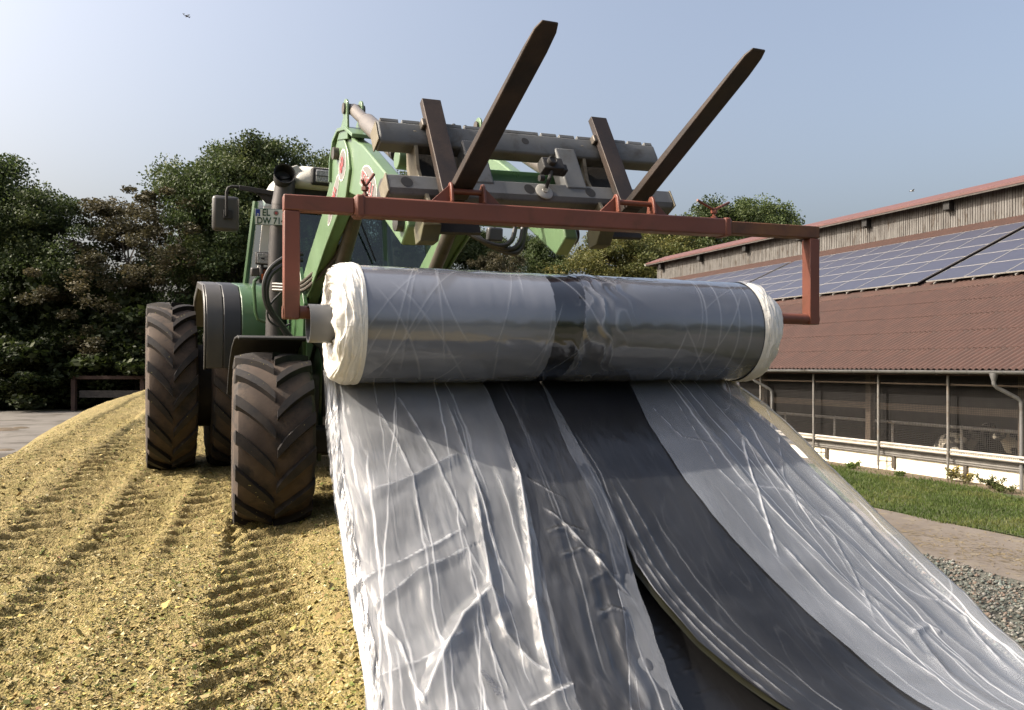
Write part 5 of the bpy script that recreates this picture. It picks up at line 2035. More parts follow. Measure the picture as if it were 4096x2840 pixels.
for a, sg in ((-1.335, 1), (-0.175, 1)):
    mb = MB()
    for y0 in (-0.11,):
        sh = [(-0.06, 0.58), (-0.20, 0.58), (-0.26, 0.45), (-0.26, -0.06), (-0.06, -0.03), (-0.075, 0.1), (-0.11, 0.25), (-0.12, 0.34), (-0.10, 0.43)]
        mb.prism(sh, OT, F3, U3, A3, a - 0.012, a + 0.012)
    sp = mb.build('hook_plate', MT['galv_end'], fork, bevel=0.004)
    mb = MB()
    mb.obox(FT(a + 0.19, -0.23, 0.28), A3 * 0.17, F3 * 0.012, U3 * 0.33)
    mb.build('hook_web', MT['under'], sp)
    mb = MB()
    mb.prism([(-0.24, -0.02), (-0.10, 0.04), (-0.10, -0.10), (-0.18, -0.15), (-0.26, -0.12)], OT, F3, U3, A3, a - 0.05, a + 0.06)
    mb.build('hook_foot', MT['foot'], sp, bevel=0.006)
mb = MB()
mb.obox(FT(-0.62, -0.27, 0.42), A3 * 0.60, F3 * 0.05, U3 * 0.05)
mb.build('carrier_bar', MT['fendt'], fork, bevel=0.01)

# small camera on a suction cup
ac = thing('action_camera', FT(-0.56, -0.05, ub + 0.01), 'small black camera on a milky suction cup stuck to the fork carriage', 'camera')
mb = MB()
mb.lathe([(0.0, 0.0), (0.0, 0.058), (0.006, 0.058), (0.012, 0.05), (0.014, 0.02), (0.02, 0.018), (0.02, 0.0)], FT(-0.575, -0.060, ub - 0.01), F3, 22)
mb.build('suction_cup', MT['cup'], ac)
mb = MB()
mb.tube([FT(-0.575, -0.03, ub - 0.005), FT(-0.565, 0.02, ub + 0.03), FT(-0.545, 0.03, ub + 0.075)], 0.012, 8)
mb.lathe([(-0.03, 0), (-0.03, 0.02), (0.0, 0.02), (0.0, 0)], FT(-0.60, 0.01, ub + 0.035), A3, 12)
mb.build('mount_arm', MT['black'], ac)
mb = MB()
mb.obox(FT(-0.53, 0.02, ub + 0.125), A3 * 0.072, F3 * 0.035, U3 * 0.045)
mb.obox(FT(-0.44, 0.0, ub + 0.12), A3 * 0.022, F3 * 0.03, U3 * 0.028)
cb = mb.build('camera_body', MT['black'], ac, bevel=0.008)
mb = MB()
mb.lathe([(0.0, 0.03), (0.03, 0.03), (0.034, 0.024), (0.028, 0.02), (0.028, 0.0)], FT(-0.545, 0.05, ub + 0.125), F3, 18)
mb.build('lens', MT['black'], cb)
mb = MB()
mb.obox(FT(-0.52, 0.0, ub + 0.178), A3 * 0.05, F3 * 0.02, U3 * 0.006)
mb.build('top_dial', MT['chrome'], cb)
mb = MB()
mb.obox(FT(-0.525, 0.001, ub + 0.181), A3 * 0.006, F3 * 0.021, U3 * 0.006)
mb.build('record_button', MT['decal_red'], cb)

# ================================================================= RED UNROLLING FRAME
AR = V(math.cos(R(22)), math.sin(R(22)), 0)
FR = V(math.sin(R(22)), -math.cos(R(22)), 0)
OF = P(283, 193.5, 4.05)
fr_slope = 0.0175


def fhit(u, v):
    p = hit(u, v, OF, FR)
    d = p - OF
    return d.dot(AR), d.z


def FP(t, f, z):
    """frame point: along the beam, towards the camera, relative to the left top corner"""
    return OF + AR * t + FR * f + ZU * z


frame = thing('unrolling_frame', FP(1.7, 0, -0.1), 'red oxide steel frame holding the film roll under the fork tines', 'steel frame')
TW = fhit(815.5, 227)[0]
bz = lambda t: -0.048 + t * fr_slope                     # beam centre height
t0, t1 = fhit(353, 205)[0], fhit(727, 223)[0]
U_ = (ZU - AR * 0).normalized()
beam_d = (AR + ZU * fr_slope).normalized()


def bp(t, f=0.0, z=0.0):
    return FP(t, f, bz(t) + z)


mb = MB()
mb.bar(bp(t0), bp(t1), 0.104, 0.104)
mb.build('sleeve_tube', MT['redlead'], frame, bevel=0.010)
for (ta, tb_, tc, zb, mt, lb) in ((0.0, t0, 0.04, fhit(283, 319)[1], 'redlead', 'left'), (t1, TW, TW - 0.04, fhit(819, 325)[1], 'redrust', 'right')):
    mb = MB()
    mb.bar(bp(ta), bp(tb_), 0.08, 0.08)
    arm = mb.build('sliding_tube', MT[mt], frame, bevel=0.006)
    mb = MB()
    mb.obox(FP(tc, -0.0, (bz(tc) - 0.042 + zb + 0.0) / 2), AR * 0.0395, FR * 0.0395, ZU * ((bz(tc) - 0.042 - zb) / 2))
    mb.build('drop_arm', MT['redlead'], arm, bevel=0.006)
    mb = MB()
    if lb == 'left':
        mb.tube([FP(-0.004, 0, zb + 0.036), FP(0.34, 0, zb + 0.036)], 0.034, 18)
    else:
        mb.tube([FP(TW + 0.004, 0, zb + 0.036), FP(TW - 0.36, 0, zb + 0.036)], 0.036, 18)
    mb.build('core_pin', MT['redlead'], arm)
for t in (t0 + 0.03, t1 - 0.03):
    mb = MB()
    mb.bar(bp(t - 0.024), bp(t + 0.024), 0.117, 0.117)
    col_ = mb.build('clamp_collar', MT['redlead'], frame, bevel=0.012)
sL = fhit(365, 193)[0]
sR = fhit(714, 216)[0]
for t, e1, e2 in ((sL, fhit(361, 180.5), fhit(375.5, 172.5)), (sR, fhit(694.5, 201), fhit(733, 201.5))):
    mb = MB()
    b0 = bp(t, 0, 0.05)
    mb.tube([b0, b0 + ZU * 0.072], 0.010, 8)
    mb.lathe([(0.0, 0.0), (0.0, 0.019), (0.016, 0.019), (0.016, 0.0)], b0 + ZU * 0.004, ZU, 6)
    mb.lathe([(0.0, 0.0), (0.0, 0.021), (0.018, 0.021), (0.018, 0.0)], b0 + ZU * 0.04, ZU, 6)
    mb.tube([b0 + ZU * 0.06, FP(e1[0], 0.03, e1[1])], 0.0085, 8)
    mb.tube([b0 + ZU * 0.06, FP(e2[0], -0.04, e2[1])], 0.0085, 8)
    mb.build('clamp_screw', MT['redlead'], frame)
for (ul, ur, vl) in ((450.5, 482.5, 195), (631.5 - 15.5, 631.5 + 20, 205)):
    ta, tb_ = fhit(ul, vl)[0], fhit(ur, vl)[0]
    for t, sg in ((ta, -1), (tb_, 1)):
        mb = MB()
        ph = [(0.05, 0.052), (-0.05, 0.052), (-0.03, 0.145), (-0.012, 0.165), (0.012, 0.165), (0.03, 0.145)]
        mb.prism(ph, bp(t), FR, ZU, AR, -0.008, 0.008)
        g = mb.build('tine_lug', MT['redlead'], frame, bevel=0.004)
        mb = MB()
        mb.prism([(0.008 * sg, 0.052), (0.115 * sg, 0.052), (0.008 * sg, 0.150)], bp(t), AR, ZU, FR, -0.006, 0.006)
        mb.build('gusset', MT['redlead'], g, bevel=0.002)
    mb = MB()
    mb.tube([bp(ta, 0.0, 0.118), bp(tb_, 0.0, 0.118)], 0.0165, 12)
    mb.build('tine_bar', MT['redlead'], frame)

# ================================================================= FILM ROLL
RO = P(341, 324, 4.1)
RL0, RL1 = 0.05, 2.45
RR = 0.305
roll = thing('film_roll', RO + AR * 1.4 - ZU * RR, 'big roll of dark silage film with bunched white ends on the red frame', 'film roll')


def cyl_grid(ts_, nang, radf):
    """cylinder about the roll axis; radf(t, ang) -> radius; ang 0 = towards camera, positive up"""
    ang = np.linspace(0, 2 * np.pi, nang, endpoint=False)
    T, G = np.meshgrid(ts_, ang, indexing='ij')
    rr = radf(T, G)
    ax, f = np.array(AR), np.array(FR)
    pos = np.array(RO) + T[..., None] * ax + (rr * np.cos(G))[..., None] * f + (rr * np.sin(G))[..., None] * np.array([0, 0, 1.0])
    return T, G, pos


rngc = np.random.default_rng(42)
ts_ = np.linspace(RL0, RL1, 420)
nang = 300
T, G = np.meshgrid(ts_, np.linspace(0, 2 * np.pi, nang, endpoint=False), indexing='ij')
Gw = (G + np.pi) % (2 * np.pi) - np.pi
cre = np.zeros_like(T)
dr = np.zeros_like(T)
for i in range(24):
    tc = rngc.uniform(RL0 - 0.1, RL1)
    slope = rngc.normal(0.0, 0.14) + (0.16 if rngc.random() < 0.5 else -0.03)
    curv = rngc.normal(0, 0.05)
    g0 = rngc.uniform(-1.6, 1.4)
    gl = rngc.uniform(0.5, 1.5)
    tl = tc + slope * Gw + curv * Gw * Gw
    win = smooth01((gl - np.abs(Gw - g0)) / 0.3)
    wdt = rngc.uniform(0.003, 0.0045)
    d = np.exp(-((T - tl) / wdt) ** 2) * win
    a = rngc.uniform(0.15, 0.5)
    cre = np.maximum(cre, d * a)
    dr += 0.0008 * d
# fine straight wraps near the right end
for tc in (2.02, 2.12, 2.25, 2.34):
    d = np.exp(-((T - tc - 0.03 * Gw) / 0.004) ** 2)
    cre = np.maximum(cre, d * 0.42)
# broad wrinkles
dr += 0.0035 * fbm(T * 3.2, np.cos(G) * 2.0 + np.sin(G) * 1.3, 5, 4) * smooth01((T - 0.3) / 0.5)
cr2 = np.exp(-((T - 1.36 - 0.04 * np.sin(Gw * 2.2)) / 0.13) ** 2)
wrk = vnoise(T * 22 + Gw * 1.2 + 0.6 * vnoise(T * 5, Gw * 4, 3), Gw * 1.6, 9)
dr += 0.006 * cr2 * (1 - np.abs(wrk) * 2)
cre = np.maximum(cre, cr2 * np.clip(1 - np.abs(wrk) * 10, 0, 1) * 0.55)
clear = np.where(T < 1.07 + 0.02 * Gw, 0.95, np.where(T < 1.24 + 0.05 * Gw, 0.0, 0.62))
clear = clear * (0.85 + 0.3 * fbm(T * 1.5, Gw * 1.5, 7, 3))
rr = RR + dr
ax, f = np.array(AR), np.array(FR)
pos = np.array(RO) + T[..., None] * ax + (rr * np.cos(G))[..., None] * f + (rr * np.sin(G))[..., None] * np.array([0, 0, 1.0])
me = np_mesh('wound_film', pos.reshape(-1, 3), grid_faces(len(ts_), nang, True), True, {'crease': np.clip(cre, 0, 1) * 0.8, 'clear': np.clip(clear, 0, 1)}, vecs={'fuv': np.stack([T, Gw * RR, 0 * T], -1)})
put('wound_film', me, MT['roll'], roll)


def bunch(name, t_in, t_out, seed):
    """white film bunched over the end of the roll, closing towards the core tube"""
    n1, n2 = 90, 170
    s = np.linspace(0, 1, n1)
    ang = np.linspace(0, 2 * np.pi, n2, endpoint=False)
    S, G = np.meshgrid(s, ang, indexing='ij')
    k = np.clip(S / 0.55, 0, 1)
    k2 = np.clip((S - 0.55) / 0.45, 0, 1)
    t = t_in + (t_out - t_in) * (k * 0.92 + 0.08 * np.sin(k2 * np.pi * 0.6)) - (t_out - t_in) * 0.22 * k2 ** 2
    rad = (RR + 0.005 + 0.006 * np.sin(k * np.pi) - 0.035 * k ** 3) * (1 - k2) + 0.085 * k2
    cx, sx_ = np.cos(G), np.sin(G)
    fold = fbm(cx * 2.2 + S * 9.0, sx_ * 2.2 - S * 3.0, seed, 4)
    rid = 1 - np.abs(vnoise(cx * 2.6 + S * 24, sx_ * 2.6 + S * 5, seed + 3)) * 2
    fine_ = 1 - np.abs(vnoise(cx * 9 + S * 38, sx_ * 9, seed + 5)) * 2
    rad = rad + (0.004 * fold + 0.0025 * rid + 0.001 * fine_) * np.clip(S / 0.12, 0, 1)
    t = t + (t_out - t_in) * (0.10 * fbm(cx * 2.4 + S * 6, sx_ * 2.4, seed + 9, 3) + 0.05 * rid) * np.clip(S / 0.3, 0, 1)
    pos = np.array(RO) + t[..., None] * ax + (rad * cx)[..., None] * f + (rad * sx_)[..., None] * np.array([0, 0, 1.0])
    fc = grid_faces(n1, n2, True)
    if t_out > t_in:
        fc = fc[:, ::-1]
    put(name, np_mesh(name, pos.reshape(-1, 3), fc), MT['bunched'], roll)


bunch('bunched_end', 0.075, -0.07, 3)
bunch('bunched_end', 2.435, 2.60, 8)
mb = MB()
mb.lathe([(-0.165, 0.098), (2.58, 0.098), (2.58, 0.090), (-0.165, 0.090)], RO, AR, 40, True)
mb.build('core_tube', MT['core'], roll)

# ================================================================= HANGING FILM
PROF = [(-0.13, -0.26), (-0.05, -0.33), (0.10, -0.44), (0.35, -0.645), (0.65, -0.905), (0.95, -1.165), (1.25, -1.39), (1.55, -1.54), (1.95, -1.61), (2.9, -1.62)]


def catmull(pts, n):
    pts = [np.array(p, float) for p in pts]
    pts = [2 * pts[0] - pts[1]] + pts + [2 * pts[-1] - pts[-2]]
    out = []
    for i in range(1, len(pts) - 2):
        for t in np.linspace(0, 1, n, endpoint=False):
            a, b, c, d = pts[i - 1:i + 3]
            out.append(0.5 * ((2 * b) + (c - a) * t + (2 * a - 5 * b + 4 * c - d) * t * t + (3 * b - a - 3 * c + d) * t ** 3))
    out.append(pts[-2])
    return np.array(out)


PR = catmull(PROF, 24)
PLEN = np.concatenate([[0], np.cumsum(np.linalg.norm(np.diff(PR, axis=0), axis=1))])
TMAX = PLEN[-1]


def prof_at(tau):
    return np.interp(tau, PLEN, PR[:, 0]), np.interp(tau, PLEN, PR[:, 1])


def prof_n(tau):
    f0, z0 = prof_at(tau - 0.02)
    f1, z1 = prof_at(tau + 0.02)
    l = np.hypot(f1 - f0, z1 - z0) + 1e-9
    return -(z1 - z0) / l, (f1 - f0) / l


def film_px(u, v):
    """pixel -> (t along roll, tau down the film)"""
    prev = None
    for tau in np.linspace(0, TMAX, 500):
        fw, dz = prof_at(tau)
        p = hit(u, v, RO + FR * float(fw), FR)
        e = p.z - (RO.z + dz)
        if prev is not None and prev[0] <= 0 < e or prev is not None and prev[0] >= 0 > e:
            return (p - RO).dot(AR), tau
        prev = (e,)
    return None


def curve(px):
    out = [q for q in (film_px(u, v) for u, v in px) if q]
    tau = np.array([q[1] for q in out])
    t = np.array([q[0] for q in out])
    o = np.argsort(tau)
    tau, t = tau[o], t[o]

    def fn(x):
        x = np.asarray(x, float)
        y = np.interp(x, tau, t)
        k1 = (t[-1] - t[-3]) / (tau[-1] - tau[-3])
        y = np.where(x > tau[-1], t[-1] + (x - tau[-1]) * k1, y)
        return y
    return fn


cL = curve([(327, 388), (332, 430), (338, 485), (351, 574), (362, 630), (369, 672), (371, 706)])
cA = curve([(483, 388), (502, 430), (522, 493), (539, 560), (550, 606), (565, 669), (580, 708)])
cB = curve([(543, 388), (571, 436), (594, 474), (623, 539), (644, 612), (663, 668), (678, 708)])
cBf = curve([(541, 388), (560, 436), (578, 474), (606, 539), (620, 606), (626, 660), (628, 708)])
cD = curve([(544, 388), (573, 436), (597, 474), (625, 539), (636, 564), (670, 608), (701, 642), (750, 681), (788, 708)])
cC = curve([(629, 388), (648, 427), (680, 476), (711, 518), (750, 560), (790, 601), (850, 652), (920, 708)])
cR = curve([(743, 388), (792, 431), (845, 485), (912, 547), (970, 601), (1024, 652), (1085, 706)])

film = thing('silage_film', RO + FR * 1.2 - ZU * 1.6 + AR * 1.3, 'unrolled silage film hanging from the roll and spreading over the ground', 'plastic film')


def film_sheet(name, c0, c1, off, mat, nr, nc, tau0, tau1, creases, folds, seed, amp=0.006, curl_l=0.0, curl_r=0.0, extra=None, parent=None, lean=None, steep=(), px_folds=(), ext0=0.0, ext1=0.0):
    rng = np.random.default_rng(seed)
    tau = np.linspace(tau0, tau1, nr)
    s = np.linspace(0, 1, nc)
    TT, S = np.meshgrid(tau, s, indexing='ij')
    e0, e1 = (e_(TT) if callable(e_) else e_ for e_ in (ext0, ext1))
    a, b = c0(TT) - e0, c1(TT) + e1
    wob = 0.006 * fbm(TT * 6, 0 * TT + seed, seed, 3) * smooth01((TT - tau0) / 0.3)
    t = a + (b - a) * S + wob
    width = (b - a)
    dn_ = np.zeros_like(t)
    cr = np.zeros_like(t)
    g = smooth01((TT - tau0) / 0.25)
    K = (TT - tau0) / (tau1 - tau0)
    # soft tension folds fanning out from the roll
    for i in range(folds):
        k = rng.uniform(0.05, 0.95)
        wv = rng.uniform(0.05, 0.16)
        sc_ = k + rng.normal(0, 0.10) * K
        dn_ += rng.normal(0, 1) * amp * np.exp(-((S - sc_) * width / wv) ** 2) * g * (0.4 + K)
    dn_ += amp * 0.9 * fbm(S * width * 4.5, TT * 2.2, seed + 1, 4) * g
    # sharp creases, mostly down the film
    for i in range(creases):
        s0 = rng.uniform(-0.05, 1.05)
        k0 = rng.uniform(-0.2, 0.6)
        ln = rng.uniform(0.25, 0.9)
        drift = rng.normal(0.05, 0.16) if i % 4 else rng.normal(0, 0.8)
        bend = rng.normal(0, 0.07)
        kk = K - k0
        sc_ = s0 + drift * kk + bend * kk * kk + 0.004 * fbm(K * 40, K * 0 + i, seed + i, 2)
        win = smooth01(kk / 0.05) * smooth01((ln - kk) / 0.08)
        wv = rng.uniform(0.0032, 0.0052)
        e = np.exp(-((S - sc_) * width / wv) ** 2) * win
        dn_ += 0.0012 * e
        cr = np.maximum(cr, e * rng.uniform(0.25, 0.95) * np.clip(0.6 + 0.7 * vnoise(K * 9, K * 0 + i, seed), 0.1, 1))
    # tension folds with one steep side
    for (s0, dr2, a2, w2, k0) in steep:
        sc_ = s0 + dr2 * K + 0.02 * fbm(K * 3, K * 0 + s0 * 9, seed, 2)
        x = (S - sc_) * width
        x = np.where(x < 0, x / w2, x / (w2 * 2.6))
        dn_ += a2 * np.exp(-np.abs(x) ** 1.5) * smooth01((K - k0) / 0.2) * (0.75 + 0.35 * vnoise(K * 4, K * 0 + s0 * 5, seed))
    if extra is not None:
        e_d, e_c = extra(S, K, TT, width, rng)
        dn_ += e_d
        cr = np.maximum(cr, e_c)
    for (px, a2, wl, wr, cs, cw) in px_folds:
        q = [film_px(u_, v_) for u_, v_ in px]
        q = [k_ for k_ in q if k_]
        best = np.full(t.shape, 9.0)
        side = np.zeros(t.shape)
        fade = np.zeros(t.shape)
        nseg = len(q) - 1
        for i in range(nseg):
            ax_, ay_ = q[i]
            bx_, by_ = q[i + 1]
            ex, ey = bx_ - ax_, by_ - ay_
            l2 = ex * ex + ey * ey + 1e-9
            pr_ = np.clip(((t - ax_) * ex + (TT - ay_) * ey) / l2, 0, 1)
            ddx, ddy = t - ax_ - pr_ * ex, TT - ay_ - pr_ * ey
            d_ = np.hypot(ddx, ddy)
            sd = np.sign(ex * (TT - ay_) - ey * (t - ax_))
            m_ = d_ < best
            best = np.where(m_, d_, best)
            side = np.where(m_, sd, side)
            fade = np.where(m_, (i + pr_) / nseg, fade)
        en = smooth01(fade / 0.15) * smooth01((1 - fade) / 0.15) if len(q) > 1 else 0
        best = best + 0.004 * vnoise(t * 30, TT * 30, seed)
        wdt = np.where(side > 0, wl, wr)
        prof_ = np.maximum(0, 1 - np.abs(best) / wdt) ** 1.3
        dn_ += a2 * prof_ * en
        cr = np.maximum(cr, cs * np.exp(-(best / cw) ** 2) * en)
    if curl_r:
        x = np.clip((0.09 - (1 - S) * width) / 0.09, 0, 1)
        dn_ -= curl_r * x * x * g
    if curl_l:
        x = np.clip((0.07 - S) / 0.07, 0, 1)
        dn_ += curl_l * x * x * g
    dn_ = np.maximum(dn_, -0.6 * max(off, 0.02) if curl_r == 0 else -9)
    if lean is not None:
        xl = np.clip((lean - (t - cL(TT))) / lean, 0, 1)
        dn_ = dn_ - 0.11 * xl * xl * g
    fw, dz = prof_at(TT)
    nf, nz = prof_n(TT)
    fw = fw + nf * (off + dn_)
    dz = dz + nz * (off + dn_)
    pos = np.array(RO) + t[..., None] * ax + fw[..., None] * f + dz[..., None] * np.array([0, 0, 1.0])
    me = np_mesh(name, pos.reshape(-1, 3), grid_faces(nr, nc)[:, ::-1], True, {'crease': np.clip(cr, 0, 1)}, vecs={'fuv': np.stack([t, TT, 0 * t + seed * 3.1], -1)})
    return put(name, me, mat, parent or film)


def big_folds(S, K, TT, width, rng):
    """broad cross folds in the milky panel, with creased crests"""
    d = np.zeros_like(S)
    c = np.zeros_like(S)
    for (k0, sl, bow, a, w, s0, s1) in ((0.80, -0.20, 0.0, 0.02, 0.05, 0.0, 0.8),):
        kc = k0 + sl * S + bow * S * S + 0.008 * fbm(S * 5, S * 0 + k0 * 30, int(k0 * 100), 2)
        win = smooth01((S - s0) / 0.12) * smooth01((s1 - S) / 0.25)
        x = (K - kc) / w
        d += a * np.exp(-np.abs(x) ** 1.5) * win
        c = np.maximum(c, 0.42 * np.exp(-((K - kc) / 0.006) ** 2) * win)
    return d, c


def crinkle(S, K, TT, width, rng):
    n1 = vnoise(S * width * 26 + TT * 5, TT * 9, 4)
    n2 = vnoise(S * width * 60, TT * 22 + S * 3, 6)
    d = 0.006 * (1 - np.abs(n1) * 2) + 0.003 * (1 - np.abs(n2) * 2)
    c = 0.3 * np.clip(1 - np.abs(n1) * 9, 0, 1) + 0.2 * np.clip(1 - np.abs(n2) * 6, 0, 1)
    return d * smooth01(TT / 0.2), c


def ridge_right(S, K, TT, width, rng):
    d = np.zeros_like(S)
    c = np.zeros_like(S)
    x = ((1 - S) * width - 0.10) / 0.10
    d += 0.050 * np.exp(-np.abs(x) ** 1.6) * smooth01(K / 0.15)
    for (s0, dr_, a, w) in ((0.72, 0.10, 0.014, 0.03), (0.60, 0.12, 0.016, 0.04), (0.35, -0.05, 0.012, 0.03)):
        sc_ = s0 + dr_ * (K - 0.5)
        x = (S - sc_) * width / (w * (0.6 + K))
        d += a * np.exp(-np.abs(x) ** 1.4) * smooth01(K / 0.15)
    n1 = vnoise(S * width * 5 + K * 2, TT * 1.4 + 4, 14)
    c = 0.30 * np.clip(1 - np.abs(n1) * 26, 0, 1) * smooth01((S - 0.2) / 0.2)
    return d, c


film_sheet('black_underlayer', cL, cB, 0.0, MT['film_black'], 260, 190, 0.0, TMAX, 4, 8, 1, 0.002, lean=0.34)
film_sheet('milky_layer', cL, cA, 0.024, MT['film_milky'], 430, 260, 0.0, TMAX, 30, 7, 2, 0.006, extra=big_folds, steep=((0.30, 0.10, 0.010, 0.030, 0.25), (0.86, 0.06, 0.016, 0.020, 0.1)),
           px_folds=[([(362, 490), (390, 486), (413, 479), (440, 465), (462, 455)], 0.017, 0.07, 0.18, 0.25, 0.006),
                     ([(354, 576), (380, 567), (404, 560), (432, 548), (468, 528)], 0.008, 0.03, 0.08, 0.75, 0.004),
                     ([(366, 604), (395, 588), (418, 571), (440, 563), (466, 552), (490, 593)], 0.012, 0.05, 0.12, 0.5, 0.004),
                     ([(492, 588), (478, 603), (462, 618), (448, 645), (436, 668), (420, 708)], 0.034, 0.045, 0.10, 0.45, 0.007),
                     ([(470, 470), (480, 535), (490, 593), (505, 640), (530, 668), (562, 692)], 0.022, 0.035, 0.06, 0.35, 0.005),
                     ([(505, 440), (518, 480), (526, 535), (534, 612), (543, 660), (552, 700)], 0.022, 0.03, 0.05, 0.5, 0.006),
                     ([(526, 712), (548, 700), (578, 685)], 0.010, 0.05, 0.02, 0.85, 0.004),
                     ([(364, 668), (400, 664), (437, 654), (470, 632)], 0.009, 0.04, 0.09, 0.4, 0.004),
                     ([(372, 400), (395, 440), (412, 480), (420, 520), (432, 560)], 0.004, 0.015, 0.015, 0.4, 0.004),
                     ([(392, 392), (425, 445), (452, 500), (470, 540)], 0.004, 0.015, 0.015, 0.5, 0.004),
                     ([(440, 392), (462, 450), (480, 500), (498, 560), (520, 600)], 0.006, 0.015, 0.02, 0.45, 0.004),
                     ([(378, 610), (402, 640), (415, 680), (430, 709)], 0.005, 0.012, 0.012, 0.5, 0.004),
                     ([(466, 560), (486, 640), (510, 700)], 0.005, 0.012, 0.012, 0.45, 0.004)], lean=0.34)
film_sheet('crinkled_edge', cL, cL, 0.030, MT['film_edge'], 420, 60, 0.0, TMAX, 0, 0, 3, 0.004, extra=crinkle, ext0=0.012, ext1=0.045, lean=0.34)
film_sheet('clear_layer', cA, cB, 0.016, MT['film_clear'], 420, 170, 0.0, TMAX, 7, 7, 4, 0.006, ext0=0.02, ext1=-0.004, steep=((0.30, -0.05, 0.010, 0.02, 0.12), (0.46, 0.05, 0.014, 0.022, 0.15), (0.62, 0.05, 0.012, 0.018, 0.2)),
           px_folds=[([(523, 478), (545, 492), (570, 506)], 0.008, 0.015, 0.02, 0.6, 0.003), ([(540, 508), (560, 524), (582, 548), (605, 576), (648, 616)], 0.010, 0.015, 0.025, 0.9, 0.0035),
                     ([(545, 535), (566, 530), (590, 538)], 0.010, 0.02, 0.03, 0.3, 0.004), ([(556, 560), (580, 552), (604, 562)], 0.010, 0.02, 0.03, 0.3, 0.004),
                     ([(586, 585), (604, 577), (622, 582)], 0.010, 0.02, 0.03, 0.3, 0.004), ([(594, 620), (610, 612), (628, 618)], 0.010, 0.02, 0.03, 0.3, 0.004)], extra=lambda S, K, TT, w, r: (0.012 * fbm(S * w * 7 + K * 2, TT * 3.2, 44, 3) * smooth01((K - 0.15) / 0.2), 0 * S))
film_sheet('clear_fold', cBf, cB, 0.026, MT['film_fringe'], 320, 60, 0.05, TMAX, 3, 3, 5, 0.004)
film_sheet('dark_layer', cD, cR, 0.002, MT['film_black'], 260, 300, 0.0, TMAX, 2, 8, 6, 0.0025, curl_r=0.10, curl_l=0.0, ext1=-0.08, extra=lambda S, K, TT, w, r: (0.050 * np.exp(-np.abs(((1 - S) * w + 0.01) / 0.10) ** 1.6) * smooth01(K / 0.15), 0 * S))
film_sheet('pale_layer', cC, cR, 0.026, MT['film_blue'], 430, 280, 0.0, TMAX, 24, 7, 7, 0.004, curl_r=0.10, extra=ridge_right, ext1=0.004, steep=((0.45, 0.08, 0.010, 0.03, 0.3),),
           px_folds=[([(738, 436), (750, 480), (763, 520), (778, 566)], 0.006, 0.012, 0.016, 0.95, 0.006), ([(770, 536), (800, 572), (828, 601), (860, 628), (894, 656), (975, 707)], 0.010, 0.02, 0.03, 0.6, 0.004),
                     ([(665, 392), (690, 430), (715, 470), (745, 500), (790, 560)], 0.004, 0.012, 0.012, 0.4, 0.003), ([(700, 392), (740, 440), (790, 500), (830, 540), (852, 580), (880, 640)], 0.006, 0.012, 0.02, 0.4, 0.003),
                     ([(640, 400), (680, 440), (730, 452)], 0.004, 0.012, 0.012, 0.3, 0.003), ([(745, 392), (775, 440), (782, 480), (800, 520)], 0.004, 0.012, 0.012, 0.4, 0.003),
                     ([(852, 590), (880, 612), (915, 640), (950, 690)], 0.014, 0.03, 0.05, 0.2, 0.004), ([(905, 640), (925, 630), (940, 640)], 0.012, 0.03, 0.03, 0.3, 0.004),
                     ([(800, 470), (850, 520), (900, 575), (960, 625), (1020, 690)], 0.010, 0.02, 0.03, 0.45, 0.005)])
film_sheet('clear_margin', cR, cR, 0.030, MT['film_margin'], 380, 50, 0.0, TMAX, 3, 2, 17, 0.003, curl_r=0.09, ext0=0.10, ext1=0.006, extra=lambda S, K, TT, w, r: (0.050 * np.exp(-np.abs(((1 - S) * w - 0.10) / 0.10) ** 1.6) * smooth01(K / 0.15), 0 * S))
film_sheet('clear_layer', cD, cC, 0.016, MT['film_thin'], 380, 140, 0.0, TMAX, 4, 5, 8, 0.004, curl_l=0.0, ext0=0.012, ext1=0.05,
           px_folds=[([(604, 470), (632, 530), (650, 566), (682, 606), (715, 640), (760, 678), (800, 709)], 0.010, 0.02, 0.02, 0.55, 0.004), ([(632, 546), (660, 588), (694, 628), (735, 668), (780, 704)], 0.008, 0.015, 0.015, 0.5, 0.004),
                     ([(610, 470), (640, 520), (668, 570), (704, 615), (750, 655), (815, 705)], 0.006, 0.015, 0.015, 0.35, 0.004)])
film_sheet('olive_reflection_strip', cD, cD, -0.012, MT['olive'], 240, 12, 0.85, TMAX, 0, 0, 9, 0.003, ext0=lambda t: 0.022 * smooth01((t - 0.85) / 0.6), ext1=0.03)  # silage reflected in the black film's edge, put in as an olive strip
# black sheet already lying lower down, seen through the gap
gfilm = film_sheet('ground_film', cB, cD, -0.06, MT['film_ground'], 300, 140, 0.03, TMAX, 0, 20, 10, 0.010, ext0=0.35, ext1=0.55,
                   extra=lambda S, K, TT, w, r: (0.014 * (1 - 2 * np.abs(vnoise(TT * 16 + S * w * 3, S * w * 2.5 + 7, 3))), 0 * S))
# printed roll number on the milky layer
tp_, tau_ = film_px(488, 690)
fw, dz = prof_at(tau_)
nf, nz = prof_n(tau_)
cpos = RO + AR * tp_ + FR * float(fw + nf * 0.045) + ZU * float(dz + nz * 0.045)
nrm = (FR * float(nf) + ZU * float(nz)).normalized()
tx = (AR * 0.25 + (FR * float(nz) - ZU * float(nf)) * 0.95).normalized()
ty = nrm.cross(tx).normalized()
text_on('printed_number', '600871720', 0.030, cpos, tx, ty, MT['decal_dark'], film, 0.9, 0.0, 0.0)

